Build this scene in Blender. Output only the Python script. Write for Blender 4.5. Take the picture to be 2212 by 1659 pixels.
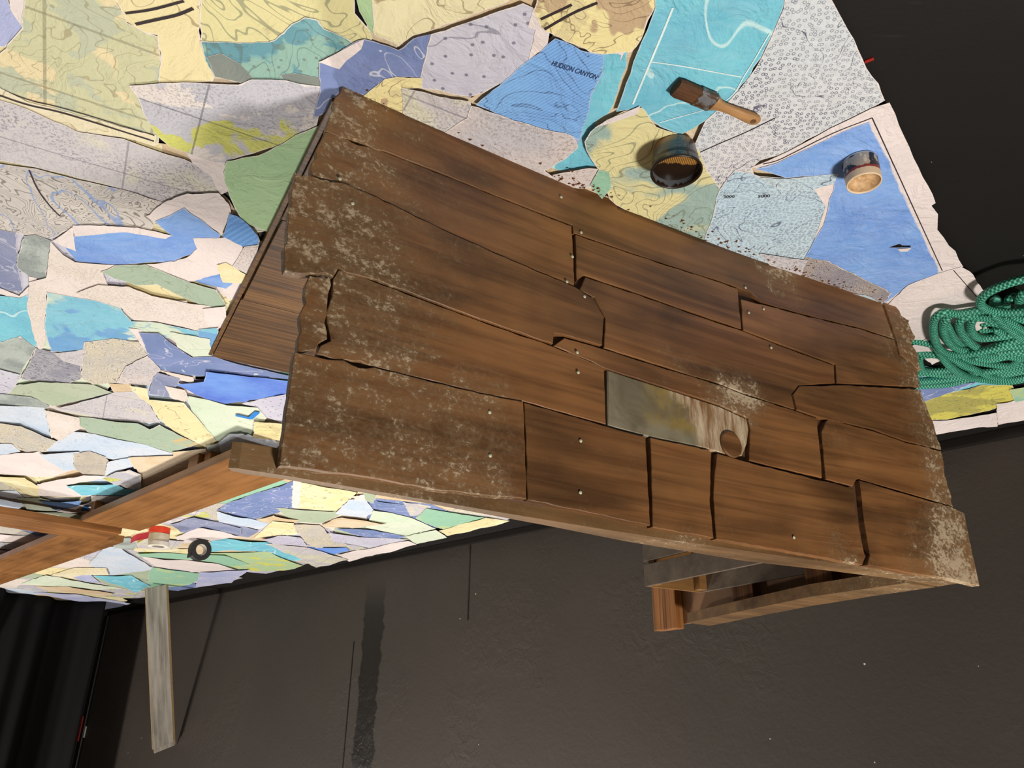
import bpy, bmesh, math, random
import numpy as np
from mathutils import Vector, Matrix, noise
from mathutils.geometry import delaunay_2d_cdt

for o in list(bpy.data.objects):
    bpy.data.objects.remove(o, do_unlink=True)
SC = bpy.context.scene
COL = SC.collection
random.seed(7)

# ------------------------------------------------------------------ camera
# The photograph is upside down: the room is built upright and the camera is rolled by half a turn.
CAM_H, FPX, PITCH, ROLL = 1.15, 1661.0, math.radians(23.5), math.radians(0.8)
FW = Vector((0, math.cos(PITCH), -math.sin(PITCH)))
UP = Vector((0, math.sin(PITCH), math.cos(PITCH)))
RX = Vector((1, 0, 0))
CAM = Vector((0, 0, CAM_H))
_c, _s = math.cos(ROLL), math.sin(ROLL)
cam_data = bpy.data.cameras.new('camera')
cam_data.sensor_width = 36.0
cam_data.lens = FPX / 2212.0 * 36.0
cam = bpy.data.objects.new('camera', cam_data)
COL.objects.link(cam)
ix = -_c * RX - _s * UP
iy = _s * RX - _c * UP
iz = -FW
cam.matrix_world = Matrix(((ix.x, iy.x, iz.x, CAM.x), (ix.y, iy.y, iz.y, CAM.y), (ix.z, iy.z, iz.z, CAM.z), (0, 0, 0, 1)))
SC.camera = cam

# ------------------------------------------------------------------ light and exposure
world = bpy.data.worlds.new('room_ambient')
SC.world = world
world.use_nodes = True
world.node_tree.nodes['Background'].inputs[0].default_value = (1.0, 0.93, 0.86, 1)
world.node_tree.nodes['Background'].inputs[1].default_value = 0.22
def area_light(name, loc, target, size, energy, col):
    l = bpy.data.lights.new(name, 'AREA')
    l.shape = 'DISK'; l.size = size; l.energy = energy; l.color = col
    o = bpy.data.objects.new(name, l); COL.objects.link(o)
    o.location = loc
    o.rotation_euler = (Vector(target) - Vector(loc)).to_track_quat('-Z', 'Y').to_euler()
    return o
WARM = (1.0, 0.95, 0.89)
area_light('ceiling_lamp_near', (-1.5, 0.1, 3.2), (-0.4, 1.5, 0.2), 0.5, 140, WARM)
area_light('wall_lamp_side', (-5.0, 1.6, 2.3), (-0.5, 1.6, 0.2), 0.4, 60, WARM)
area_light('ceiling_lamp_middle', (0.9, 4.2, 3.5), (0.9, 4.2, 0), 0.6, 140, WARM)
area_light('ceiling_lamp_far', (5.9, 6.1, 3.5), (4.4, 6.6, 0), 0.6, 185, WARM)
vs = SC.view_settings
vs.view_transform = 'Standard'
vs.look = 'None'
vs.exposure = 0.0
vs.gamma = 1.0
vs.use_curve_mapping = False

# ------------------------------------------------------------------ helpers: geometry
def ray(x, y):
    a = (1106 - x) / FPX; b = (y - 829.5) / FPX
    a, b = _c * a - _s * b, _s * a + _c * b
    return RX * a + UP * b + FW
def fl(x, y, z=0.0):
    d = ray(x, y)
    return CAM + d * ((z - CAM_H) / d.z)
def link(o, parent=None):
    COL.objects.link(o)
    if parent is not None:
        o.parent = parent
    return o
def mesh_obj(name, verts, faces, mat, parent=None, smooth=False):
    me = bpy.data.meshes.new(name)
    me.from_pydata([tuple(v) for v in verts], [], [tuple(f) for f in faces])
    if mat: me.materials.append(mat)
    if smooth:
        me.polygons.foreach_set('use_smooth', [True] * len(me.polygons))
    me.update()
    return link(bpy.data.objects.new(name, me), parent)
def bm_obj(name, bm, mat, parent=None, smooth=False):
    me = bpy.data.meshes.new(name)
    bm.normal_update()
    bm.to_mesh(me); bm.free()
    if mat: me.materials.append(mat)
    if smooth:
        me.polygons.foreach_set('use_smooth', [True] * len(me.polygons))
    return link(bpy.data.objects.new(name, me), parent)
def empty(name, loc=(0, 0, 0), rotz=0.0):
    o = bpy.data.objects.new(name, None); COL.objects.link(o)
    o.location = loc; o.rotation_euler = (0, 0, rotz)
    o.empty_display_size = 0.1
    return o
def tag(o, label, cat, group=None):
    o['label'] = label; o['category'] = cat
    if group: o['group'] = group
    return o
def struct(o, label=None):
    o['kind'] = 'structure'
    if label: o['label'] = label
    return o
def box_bm(x0, x1, y0, y1, z0, z1, bev=0.0):
    bm = bmesh.new()
    bmesh.ops.create_cube(bm, size=1)
    bmesh.ops.scale(bm, vec=(x1 - x0, y1 - y0, z1 - z0), verts=bm.verts)
    bmesh.ops.translate(bm, vec=((x0 + x1) / 2, (y0 + y1) / 2, (z0 + z1) / 2), verts=bm.verts)
    if bev > 0:
        bmesh.ops.bevel(bm, geom=list(bm.edges), offset=bev, segments=2, affect='EDGES', profile=0.7)
    return bm
def lathe(profile, seg=40, wob=0.0):
    vs_, fs = [], []
    n = len(profile)
    for k in range(seg):
        a = 2 * math.pi * k / seg
        for (r, z) in profile:
            rr = r * (1 + wob * math.sin(3 * a + z * 40))
            vs_.append((rr * math.cos(a), rr * math.sin(a), z))
    for k in range(seg):
        for j in range(n - 1):
            a0 = k * n + j; b0 = ((k + 1) % seg) * n + j
            fs.append((a0, b0, b0 + 1, a0 + 1))
    return vs_, fs
def catmull(pts, step):
    P = [Vector(p) for p in pts]
    P = [P[0] * 2 - P[1]] + P + [P[-1] * 2 - P[-2]]
    out = []
    for i in range(1, len(P) - 2):
        p0, p1, p2, p3 = P[i - 1:i + 3]
        n = max(2, int((p2 - p1).length / step))
        for k in range(n):
            t = k / n
            out.append(0.5 * ((2 * p1) + (-p0 + p2) * t + (2 * p0 - 5 * p1 + 4 * p2 - p3) * t * t + (-p0 + 3 * p1 - 3 * p2 + p3) * t ** 3))
    out.append(P[-2])
    return out
def in_poly(px, py, poly):
    inside = np.zeros(px.shape, bool)
    n = len(poly); j = n - 1
    for i in range(n):
        xi, yi = poly[i]; xj, yj = poly[j]
        if yi != yj:
            c = ((yi > py) != (yj > py)) & (px < (xj - xi) * (py - yi) / (yj - yi) + xi)
            inside ^= c
        j = i
    return inside
def in_poly1(x, y, poly):
    r = False; j = len(poly) - 1
    for i in range(len(poly)):
        xi, yi = poly[i]; xj, yj = poly[j]
        if (yi > y) != (yj > y) and x < (xj - xi) * (y - yi) / (yj - yi) + xi:
            r = not r
        j = i
    return r

# ------------------------------------------------------------------ helpers: materials
def lin(c):
    def f(v):
        v /= 255.0
        return v / 12.92 if v <= 0.04045 else ((v + 0.055) / 1.055) ** 2.4
    return (f(c[0]), f(c[1]), f(c[2]), 1.0)
class NT:
    def __init__(self, name):
        self.m = bpy.data.materials.new(name); self.m.use_nodes = True
        self.t = self.m.node_tree; self.n = self.t.nodes; self.l = self.t.links
        self.b = self.n['Principled BSDF']
    def node(self, typ, **kw):
        nd = self.n.new(typ)
        for k, v in kw.items():
            if k.startswith('i_'):
                key = k[2:]
                key = int(key) if key.isdigit() else key
                self.set(nd.inputs[key], v)
            else:
                setattr(nd, k, v)
        return nd
    def set(self, sock, v):
        if isinstance(v, bpy.types.NodeSocket): self.l.new(v, sock)
        else: sock.default_value = v
    def math(self, op, a, b=None, c=None, clamp=False):
        nd = self.n.new('ShaderNodeMath'); nd.operation = op; nd.use_clamp = clamp
        self.set(nd.inputs[0], a)
        if b is not None: self.set(nd.inputs[1], b)
        if c is not None: self.set(nd.inputs[2], c)
        return nd.outputs[0]
    def mix(self, f, a, b, blend='MIX'):
        nd = self.n.new('ShaderNodeMix'); nd.data_type = 'RGBA'; nd.blend_type = blend
        self.set(nd.inputs[0], f); self.set(nd.inputs[6], a); self.set(nd.inputs[7], b)
        return nd.outputs[2]
    def smooth(self, v, lo, hi, o0=0.0, o1=1.0):
        nd = self.n.new('ShaderNodeMapRange'); nd.interpolation_type = 'SMOOTHSTEP'
        self.set(nd.inputs[0], v); nd.inputs[1].default_value = lo; nd.inputs[2].default_value = hi
        nd.inputs[3].default_value = o0; nd.inputs[4].default_value = o1
        return nd.outputs[0]
    def noise(self, vec, scale, detail=3, rough=0.55, dist=0.0):
        nd = self.n.new('ShaderNodeTexNoise')
        self.set(nd.inputs['Vector'], vec); nd.inputs['Scale'].default_value = scale
        nd.inputs['Detail'].default_value = detail; nd.inputs['Roughness'].default_value = rough
        nd.inputs['Distortion'].default_value = dist
        return nd.outputs[0]
    def voro(self, vec, scale, rnd=1.0, feature='F1', dim='3D'):
        nd = self.n.new('ShaderNodeTexVoronoi'); nd.feature = feature; nd.voronoi_dimensions = dim
        self.set(nd.inputs['Vector'], vec); nd.inputs['Scale'].default_value = scale
        nd.inputs['Randomness'].default_value = rnd
        return nd.outputs['Distance']
    def mapping(self, vec, loc=(0, 0, 0), rot=(0, 0, 0), scale=(1, 1, 1)):
        nd = self.n.new('ShaderNodeMapping')
        self.set(nd.inputs[0], vec)
        self.set(nd.inputs[1], loc); nd.inputs[2].default_value = rot; nd.inputs[3].default_value = scale
        return nd.outputs[0]
    def obj(self):
        return self.n.new('ShaderNodeTexCoord').outputs['Object']
    def attr(self, name):
        nd = self.n.new('ShaderNodeAttribute'); nd.attribute_name = name
        return nd.outputs['Fac']
    def bump(self, h, strength=0.3, dist=0.01, normal=None):
        nd = self.n.new('ShaderNodeBump')
        nd.inputs['Strength'].default_value = strength; nd.inputs['Distance'].default_value = dist
        self.set(nd.inputs['Height'], h)
        if normal is not None: self.set(nd.inputs['Normal'], normal)
        return nd.outputs[0]
    def done(self, col, rough=0.6, normal=None, spec=0.4):
        self.set(self.b.inputs['Base Color'], col)
        self.set(self.b.inputs['Roughness'], rough)
        self.b.inputs['Specular IOR Level'].default_value = spec
        if normal is not None: self.set(self.b.inputs['Normal'], normal)
        return self.m
def plain(name, rgb, rough=0.6, spec=0.4, var=0.15, scale=30):
    t = NT(name); v = t.obj()
    n = t.noise(v, scale, 4)
    c = t.mix(n, lin([max(0, k * (1 - var)) for k in rgb]), lin([min(255, k * (1 + var)) for k in rgb]))
    return t.done(c, rough, t.bump(n, 0.15, 0.003), spec)

# ---- map papers
def map_mat(name, c1, c2=None, c3=None, s=5.0, thr=0.5, soft=0.02, contour=0, cs=4.0, cw=0.10, cl=(110, 95, 80), cstr=0.6,
            grid=0, gw=0.006, gl=(120, 110, 100), dots=0, dl=(90, 90, 110), rings=0, stipple=0.0, stl=(120, 115, 120),
            veins=None, vs_=5.0, paint=0.0, hatch=0, hl=(150, 185, 225), tear=0.75):
    t = NT('map_paper_' + name)
    ob = t.obj()
    rnd = t.n.new('ShaderNodeObjectInfo').outputs['Random']
    off = t.node('ShaderNodeCombineXYZ', i_0=t.math('MULTIPLY', rnd, 37.0), i_1=t.math('MULTIPLY', rnd, 91.0), i_2=t.math('MULTIPLY', rnd, 13.0)).outputs[0]
    flat = t.node('ShaderNodeVectorMath', operation='MULTIPLY', i_0=ob, i_1=(1, 1, 0)).outputs[0]
    v = t.node('ShaderNodeVectorMath', operation='ADD', i_0=flat, i_1=off).outputs[0]
    col = lin(c1)
    big = t.noise(v, s, 3, 0.5, 0.4)
    if c2: col = t.mix(t.smooth(big, thr - soft, thr + soft), col, lin(c2))
    if c3:
        b2 = t.noise(t.mapping(v, loc=(5.3, 2.1, 7.7)), s * 1.4, 4, 0.6, 0.5)
        col = t.mix(t.smooth(b2, 0.56 - soft, 0.56 + soft), col, lin(c3))
    if paint:
        p = t.noise(t.mapping(v, scale=(1, 2.2, 1)), 16, 6, 0.65, 1.2)
        col = t.mix(t.math('MULTIPLY', p, paint), col, t.mix(0.5, col, (1, 1, 1, 1)))
        p2 = t.noise(v, 7, 4, 0.6)
        col = t.mix(t.smooth(p2, 0.42, 0.7, 0, paint * 0.6), col, t.mix(1.0, col, lin((150, 180, 225)), 'MULTIPLY'))
    if stipple:
        sp = t.noise(v, 170, 2, 0.7)
        sp2 = t.noise(v, 9, 2)
        m = t.math('MULTIPLY', t.smooth(sp, 0.50, 0.62), t.smooth(sp2, 0.35, 0.6, stipple * 0.35, stipple))
        col = t.mix(m, col, lin(stl))
    if contour:
        cn = t.noise(v, cs, 3, 0.5, 0.6)
        fr = t.math('FRACT', t.math('MULTIPLY', cn, float(contour) * 2.0))
        ln = t.smooth(t.math('ABSOLUTE', t.math('SUBTRACT', fr, 0.5)), cw * 0.5, cw * 1.1, cstr, 0.0)
        col = t.mix(ln, col, lin(cl))
    if veins:
        vn = t.noise(t.mapping(v, loc=(1.7, 9.2, 3.0)), vs_, 2, 0.5, 1.6)
        ln = t.smooth(t.math('ABSOLUTE', t.math('SUBTRACT', vn, 0.5)), 0.003, 0.011, 0.8, 0.0)
        col = t.mix(ln, col, lin(veins))
    if grid:
        g = t.mapping(v, rot=(0, 0, 0.5))
        sx = t.node('ShaderNodeSeparateXYZ', i_0=g).outputs
        for k in (0, 1):
            fr = t.math('FRACT', t.math('MULTIPLY', sx[k], float(grid)))
            ln = t.math('LESS_THAN', fr, gw * grid)
            col = t.mix(t.math('MULTIPLY', ln, 0.55), col, lin(gl))
    if hatch:
        g = t.mapping(v, rot=(0, 0, 0.9))
        sx = t.node('ShaderNodeSeparateXYZ', i_0=g).outputs
        ln = t.math('PINGPONG', t.math('MULTIPLY', sx[0], float(hatch)), 0.5)
        col = t.mix(t.smooth(ln, 0.1, 0.4, 0, 0.4), col, lin(hl))
    if dots:
        d = t.voro(v, float(dots), 0.75, dim='2D')
        col = t.mix(t.smooth(d, 0.07, 0.12, 0.75, 0.0), col, lin(dl))
    if rings:
        d = t.voro(v, float(rings), 0.7, dim='2D')
        r = t.smooth(t.math('ABSOLUTE', t.math('SUBTRACT', d, 0.24)), 0.03, 0.10, 0.9, 0.0)
        m = t.smooth(t.noise(v, 6, 2), 0.42, 0.5, 1, 0.65)
        col = t.mix(t.math('MULTIPLY', r, m), col, lin(dl))
    # creases: faint toned lines where the paper has been folded, and the white torn rim
    cr = t.noise(v, 11, 5, 0.6, 1.0)
    crease = t.math('ABSOLUTE', t.math('SUBTRACT', cr, 0.5))
    fine = t.noise(v, 60, 4, 0.65)
    if tear > 0:
        e = t.attr('edge')
        en = t.noise(v, 34, 3, 0.6)
        m = t.smooth(t.math('ADD', e, t.math('MULTIPLY', en, 0.9)), 0.62, 0.70, tear, 0.0)
        col = t.mix(m, col, lin((226, 215, 208)))
    grime = t.noise(v, 23, 5, 0.65)
    col = t.mix(t.smooth(grime, 0.6, 0.8, 0, 0.22), col, lin((120, 95, 75)))
    n1 = t.bump(crease, 0.85, 0.016)
    n2 = t.bump(fine, 0.25, 0.004, n1)
    return t.done(col, 0.72, n2, 0.25)

MAPS = dict(
    topo=map_mat('topo', (196, 194, 156), (220, 204, 162), (182, 186, 160), s=7, thr=0.56, contour=9, cs=5, cw=0.05, cl=(150, 138, 105), grid=5, gl=(130, 125, 100)),
    yellow=map_mat('yellow', (226, 216, 174), (222, 208, 160), s=4, contour=3, cs=5, cw=0.03, cl=(150, 128, 95), cstr=0.7),
    archip=map_mat('archip', (228, 214, 156), (188, 163, 128), (214, 200, 150), s=6, thr=0.6, soft=0.006, contour=6, cs=7, cw=0.05, cl=(120, 98, 72), cstr=0.7),
    olive=map_mat('olive_yellow', (204, 194, 92), (170, 162, 88), s=4, soft=0.02, contour=6, cs=6, cw=0.06, cl=(104, 112, 90)),
    sagey=map_mat('sage_and_yellow', (212, 203, 150), (150, 172, 162), s=3.5, thr=0.52, soft=0.03, contour=12, cs=4, cw=0.08, cl=(110, 115, 95)),
    bathy=map_mat('bathymetry', (140, 174, 160), (116, 162, 166), (98, 146, 156), s=5, thr=0.5, soft=0.02, contour=14, cs=3, cw=0.07, cl=(90, 115, 110), dots=30, dl=(110, 120, 110)),
    slateg=map_mat('slate_green', (116, 124, 118), (126, 132, 124), s=5, soft=0.1),
    lime=map_mat('lime_patches', (186, 184, 190), (200, 200, 104), (214, 205, 198), s=6, thr=0.585, soft=0.012, stipple=0.5, grid=4, gl=(70, 65, 75), gw=0.004),
    limeg=map_mat('lime_green', (176, 198, 150), (206, 204, 96), s=5, thr=0.55, soft=0.03, stipple=0.3),
    gray=map_mat('grey_stipple', (196, 190, 190), (208, 203, 180), s=4, thr=0.56, soft=0.05, stipple=0.85, stl=(138, 134, 146), grid=4, gl=(110, 105, 115), gw=0.004),
    pinkgray=map_mat('pink_grey_stipple', (206, 194, 188), (190, 186, 188), s=4, soft=0.1, stipple=0.75, stl=(150, 136, 132)),
    dark=map_mat('slate_stipple', (142, 142, 152), (165, 162, 168), s=5, soft=0.1, stipple=0.9, stl=(90, 92, 104), contour=5, cs=8, cw=0.08, cl=(80, 80, 92)),
    lav=map_mat('lavender_soundings', (186, 182, 198), (196, 194, 204), s=3, soft=0.1, dots=26, contour=2, cs=4, cw=0.02, cl=(110, 108, 125)),
    lavb=map_mat('lavender_blue', (168, 174, 208), (190, 190, 212), s=4, soft=0.15, stipple=0.3, stl=(140, 146, 190)),
    green=map_mat('mint_green', (172, 200, 152), (160, 192, 146), s=3, soft=0.2),
    mint=map_mat('sea_green', (146, 188, 160), (176, 196, 146), s=4, thr=0.62, soft=0.03),
    palegreen=map_mat('pale_green', (198, 212, 186), (208, 214, 194), s=3, soft=0.2, contour=2, cs=3, cw=0.02, cl=(170, 178, 150)),
    blue=map_mat('ocean_blue', (92, 148, 214), (80, 134, 206), s=5, soft=0.2, paint=0.55, tear=0.35),
    royal=map_mat('royal_blue', (52, 100, 200), (84, 136, 216), s=5, soft=0.2, paint=0.3, tear=0.35),
    sky=map_mat('hatched_blue', (118, 166, 218), (106, 152, 212), s=4, soft=0.2, contour=9, cs=4.5, cw=0.07, cl=(62, 84, 130), cstr=0.75, hatch=150, hl=(150, 194, 232), tear=0.3),
    skyscrap=map_mat('ribbed_blue', (98, 148, 208), (84, 132, 196), s=7, soft=0.2, hatch=70, hl=(130, 176, 222), tear=0.2),
    teal=map_mat('turquoise', (92, 186, 202), (84, 176, 196), s=4, soft=0.2, paint=0.4, veins=(196, 224, 222), vs_=2.2, tear=0.35),
    navy=map_mat('slate_blue_rivers', (108, 126, 170), (122, 136, 180), s=5, soft=0.1, veins=(206, 206, 214), vs_=6, stipple=0.15, tear=0.4),
    slate=map_mat('slate_blue', (122, 130, 160), (142, 146, 172), s=5, soft=0.15, contour=4, cs=5, cw=0.04, cl=(190, 190, 205), tear=0.5),
    white=map_mat('blank_margin', (226, 213, 207), (218, 206, 202), s=5, soft=0.2, stipple=0.16, stl=(168, 158, 156), tear=0.2),
    text=map_mat('printed_margin', (224, 211, 203), (216, 204, 192), s=5, soft=0.2, stipple=0.42, stl=(158, 146, 134), tear=0.3),
    relief=map_mat('hachured_relief', (206, 198, 188), (190, 184, 178), s=6, soft=0.15, contour=22, cs=6, cw=0.13, cl=(96, 84, 74), cstr=0.7, veins=(128, 152, 196), vs_=3),
    reliefc=map_mat('cream_relief', (208, 198, 176), (196, 190, 180), s=6, soft=0.15, contour=20, cs=8, cw=0.12, cl=(108, 94, 72), cstr=0.7, stipple=0.3),
    reliefd=map_mat('dark_relief', (150, 145, 150), (172, 160, 152), s=8, soft=0.15, contour=20, cs=12, cw=0.13, cl=(60, 55, 60), cstr=0.8),
    soil=map_mat('ringed_soil', (208, 205, 204), (200, 204, 205), s=2.5, soft=0.2, rings=88, dl=(70, 70, 98), contour=4, cs=5, cw=0.012, cl=(80, 78, 98), cstr=0.9),
    soilb=map_mat('pale_blue_ringed', (182, 204, 214), (190, 206, 210), s=3, soft=0.2, rings=120, dl=(88, 92, 118), contour=5, cs=5, cw=0.03, cl=(88, 92, 118), cstr=0.8),
    sage=map_mat('sage', (164, 176, 150), (176, 184, 160), s=4, soft=0.2, contour=3, cs=5, cw=0.03, cl=(140, 150, 125)),
    sageo=map_mat('sage_and_ochre', (160, 176, 154), (206, 172, 110), s=4, thr=0.62, soft=0.03, contour=4, cs=5, cw=0.03, cl=(130, 140, 115)),
    sagegray=map_mat('sage_grey', (172, 180, 172), (142, 150, 146), s=9, soft=0.1, stipple=0.5, stl=(110, 112, 112)),
    paleblue=map_mat('pale_blue', (188, 202, 218), (202, 208, 216), s=4, soft=0.15, contour=9, cs=5, cw=0.05, cl=(150, 160, 184), cstr=0.5),
    tan=map_mat('tan', (206, 182, 146), (214, 196, 168), s=5, soft=0.1, stipple=0.35, stl=(160, 130, 100)),
    taupe=map_mat('taupe', (188, 178, 162), (180, 172, 160), s=5, soft=0.1, stipple=0.5, stl=(140, 130, 118), contour=6, cs=6, cw=0.04, cl=(140, 128, 112)),
    cream=map_mat('cream', (224, 214, 186), (216, 204, 166), s=5, soft=0.15, contour=3, cs=6, cw=0.03, cl=(160, 140, 100)),
    coast=map_mat('turquoise_coast', (108, 180, 200), (196, 208, 184), (84, 148, 196), s=2.6, thr=0.53, soft=0.02, paint=0.3, contour=5, cs=6, cw=0.04, cl=(120, 160, 160)),
)

# ---- woods, paint, black room
def wood_mat(name, dark, mid, light, sx=1.2, sy=26, rough=0.5, axis=0, wear=False, grain=0.35, wearcol=(194, 174, 144), spec=0.35, streak=9):
    t = NT(name)
    ob = t.obj()
    rnd = t.n.new('ShaderNodeObjectInfo').outputs['Random']
    off = t.node('ShaderNodeCombineXYZ', i_0=t.math('MULTIPLY', rnd, 17.0), i_1=t.math('MULTIPLY', rnd, 5.0), i_2=t.math('MULTIPLY', rnd, 31.0)).outputs[0]
    v = t.node('ShaderNodeVectorMath', operation='ADD', i_0=ob, i_1=off).outputs[0]
    sc = [sy, sy, sy]; sc[axis] = sx
    vg = t.mapping(v, scale=tuple(sc))
    g1 = t.noise(vg, 1.0, 5, 0.6, 0.6)
    sc2 = [streak, streak, streak]; sc2[axis] = 1.6
    g2 = t.noise(t.mapping(v, scale=tuple(sc2)), 1.0, 3, 0.55, 0.8)
    g3 = t.noise(v, 3.2, 3, 0.5)
    c = t.mix(t.smooth(g2, 0.3, 0.68), lin(dark), lin(mid))
    c = t.mix(t.smooth(g3, 0.4, 0.75, 0, 0.75), c, lin(light))
    c = t.mix(t.smooth(g1, 0.35, 0.75, 0.0, grain), c, t.mix(1.0, c, lin((120, 100, 85)), 'MULTIPLY'))
    r = rough
    h = g1
    if wear:
        w = t.attr('wear')
        n = t.noise(t.mapping(v, scale=(0.8, 1.0, 1.0)), 125, 7, 0.72, 0.4)
        n2 = t.noise(t.mapping(v, scale=(0.7, 1, 1)), 24, 5, 0.68, 0.4)
        k = t.math('ADD', t.math('MULTIPLY', n, 0.56), t.math('MULTIPLY', n2, 0.44))
        # thin chalky film, then thicker flecks
        film = t.smooth(t.math('ADD', k, t.math('MULTIPLY', w, 0.19)), 0.54, 0.86, 0.0, 0.62)
        fleck = t.smooth(t.math('ADD', k, t.math('MULTIPLY', w, 0.135)), 0.665, 0.76, 0.0, 0.62)
        c = t.mix(film, c, lin((124, 104, 76)))
        c = t.mix(fleck, c, lin(wearcol))
        h = t.math('ADD', g1, t.math('MULTIPLY', fleck, 1.2))
        r = t.math('ADD', rough, t.math('MULTIPLY', film, 0.3), clamp=True)
    return t.done(c, r, t.bump(h, 0.22, 0.006), spec)
M_HULL = wood_mat('stained_hull_plank', (84, 57, 32), (125, 84, 48), (146, 100, 58), wear=True, rough=0.45, grain=0.6, sx=1.0, sy=40)
M_DECK = wood_mat('stained_deck_board', (80, 52, 22), (112, 76, 34), (122, 84, 40), sy=70, rough=0.45, grain=0.85, streak=26)
M_CAP = wood_mat('weathered_rail', (80, 58, 34), (114, 84, 50), (130, 98, 62), wear=True)
M_INNER = wood_mat('inner_panel', (112, 80, 54), (130, 95, 66), (140, 104, 74), sy=8, grain=0.1)
M_POST = wood_mat('grained_post', (104, 64, 30), (150, 98, 52), (168, 114, 66), sx=1.5, sy=60, axis=2, grain=0.9)
M_TIMBER = wood_mat('orange_timber', (118, 77, 38), (146, 98, 52), (156, 107, 60), sy=34, grain=0.45, rough=0.4)
M_CRATE = wood_mat('grey_slat', (82, 70, 58), (104, 90, 76), (112, 98, 84), sy=20, wear=False)
M_CRATEIN = wood_mat('brown_batten', (96, 66, 34), (130, 92, 50), (140, 102, 58), sy=20)
M_LAM = wood_mat('grey_laminate', (160, 153, 142), (190, 182, 170), (200, 192, 178), sx=2.0, sy=30, axis=2, grain=0.5, rough=0.5, streak=16)
M_LAMEDGE = plain('laminate_edge', (150, 124, 84), 0.7)
M_BRUSHH = wood_mat('brush_handle_wood', (140, 96, 56), (190, 146, 96), (206, 166, 116), sx=8, sy=80, grain=0.4)
M_BACKING = plain('hull_backing', (74, 48, 28), 0.8)
M_GREY = plain('pale_screw', (176, 176, 150), 0.5)

def patch_mat():
    t = NT('tarnished_metal_patch'); v = t.obj()
    n = t.noise(v, 9, 5, 0.6, 0.6); n2 = t.noise(v, 26, 4, 0.7)
    c = t.mix(t.smooth(n, 0.35, 0.65), lin((96, 86, 66)), lin((124, 116, 94)))
    x = t.node('ShaderNodeSeparateXYZ', i_0=v).outputs
    # mustard blotch and bare scraped wood toward one end of the plate
    k = t.math('MULTIPLY', t.smooth(t.math('ADD', x[0], t.math('MULTIPLY', n, 0.25)), 0.82, 0.92), t.smooth(x[2], 0.575, 0.545))
    c = t.mix(t.math('MULTIPLY', k, t.smooth(n2, 0.35, 0.6, 0.2, 0.8)), c, lin((134, 110, 52)))
    k2 = t.smooth(t.math('ADD', t.math('SUBTRACT', x[0], t.math('MULTIPLY', x[2], 0.9)), t.math('MULTIPLY', n, 0.2)), 0.46, 0.52)
    sp = t.noise(t.mapping(v, scale=(60, 60, 9)), 1.0, 4, 0.7)
    c = t.mix(k2, c, t.mix(t.smooth(sp, 0.35, 0.7), lin((122, 88, 54)), lin((186, 168, 140))))
    return t.done(c, 0.5, t.bump(n2, 0.2, 0.003), 0.4)
M_PATCH = patch_mat()

def wall_mat():
    t = NT('black_plaster_wall'); v = t.obj()
    x = t.node('ShaderNodeSeparateXYZ', i_0=v).outputs
    n = t.noise(v, 1.2, 5, 0.6); f = t.noise(v, 42, 5, 0.65)
    rough_patch = t.smooth(t.noise(v, 0.9, 3, 0.5), 0.5, 0.62)
    c = t.mix(n, lin((46, 40, 35)), lin((60, 52, 45)))
    # older glossier paint down one vertical band, with ragged sides
    edge = t.math('ADD', x[0], t.math('MULTIPLY', t.math('SUBTRACT', t.noise(t.mapping(v, scale=(0.2, 1, 1)), 5, 4, 0.7), 0.5), 0.18))
    band = t.math('MULTIPLY', t.smooth(edge, 4.86, 4.88), t.smooth(edge, 5.10, 5.12, 1, 0))
    band = t.math('MULTIPLY', band, t.smooth(x[2], 0.12, 0.45))
    c = t.mix(t.math('MULTIPLY', band, 0.85), c, lin((20, 16, 13)))
    # pale scuffs and nicks
    sc = t.noise(t.mapping(v, scale=(1, 1, 0.5)), 16, 2, 0.4)
    c = t.mix(t.smooth(sc, 0.785, 0.82, 0, 0.5), c, lin((96, 88, 80)))
    nk = t.voro(v, 5.0)
    c = t.mix(t.smooth(nk, 0.018, 0.026, 0.9, 0.0), c, lin((190, 180, 168)))
    lump = t.noise(v, 15, 4, 0.6, 0.8)
    b1 = t.bump(t.math('MULTIPLY', lump, t.math('ADD', rough_patch, 0.25)), 0.32, 0.02)
    b2 = t.bump(f, 0.3, 0.006, b1)
    return t.done(c, t.math('SUBTRACT', 0.62, t.math('MULTIPLY', band, 0.2)), b2, 0.35)
M_WALL = wall_mat()
def floor_mat():
    t = NT('black_painted_floor'); v = t.obj()
    n = t.noise(v, 2.0, 5, 0.6); f = t.noise(v, 90, 4, 0.6)
    c = t.mix(n, lin((15, 13, 12)), lin((27, 24, 21)))
    nk = t.voro(v, 9.0)
    c = t.mix(t.smooth(nk, 0.012, 0.02, 0.8, 0.0), c, lin((170, 160, 145)))
    sc = t.noise(t.mapping(v, rot=(0, 0, 0.7), scale=(1, 8, 1)), 4, 3, 0.6)
    c = t.mix(t.smooth(sc, 0.68, 0.8, 0, 0.25), c, lin((60, 55, 50)))
    return t.done(c, 0.55, t.bump(f, 0.15, 0.002), 0.3)
M_FLOOR = floor_mat()
M_TRIM = plain('black_trim_paint', (24, 20, 17), 0.4, 0.4)
def cloth_mat():
    t = NT('black_velour'); v = t.obj()
    n = t.noise(t.mapping(v, scale=(6, 6, 0.4)), 1.0, 4)
    return t.done(t.mix(n, lin((9, 9, 9)), lin((24, 23, 22))), 0.9, t.bump(t.noise(v, 200, 2), 0.2, 0.001), 0.1)
M_CURT = cloth_mat()

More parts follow.
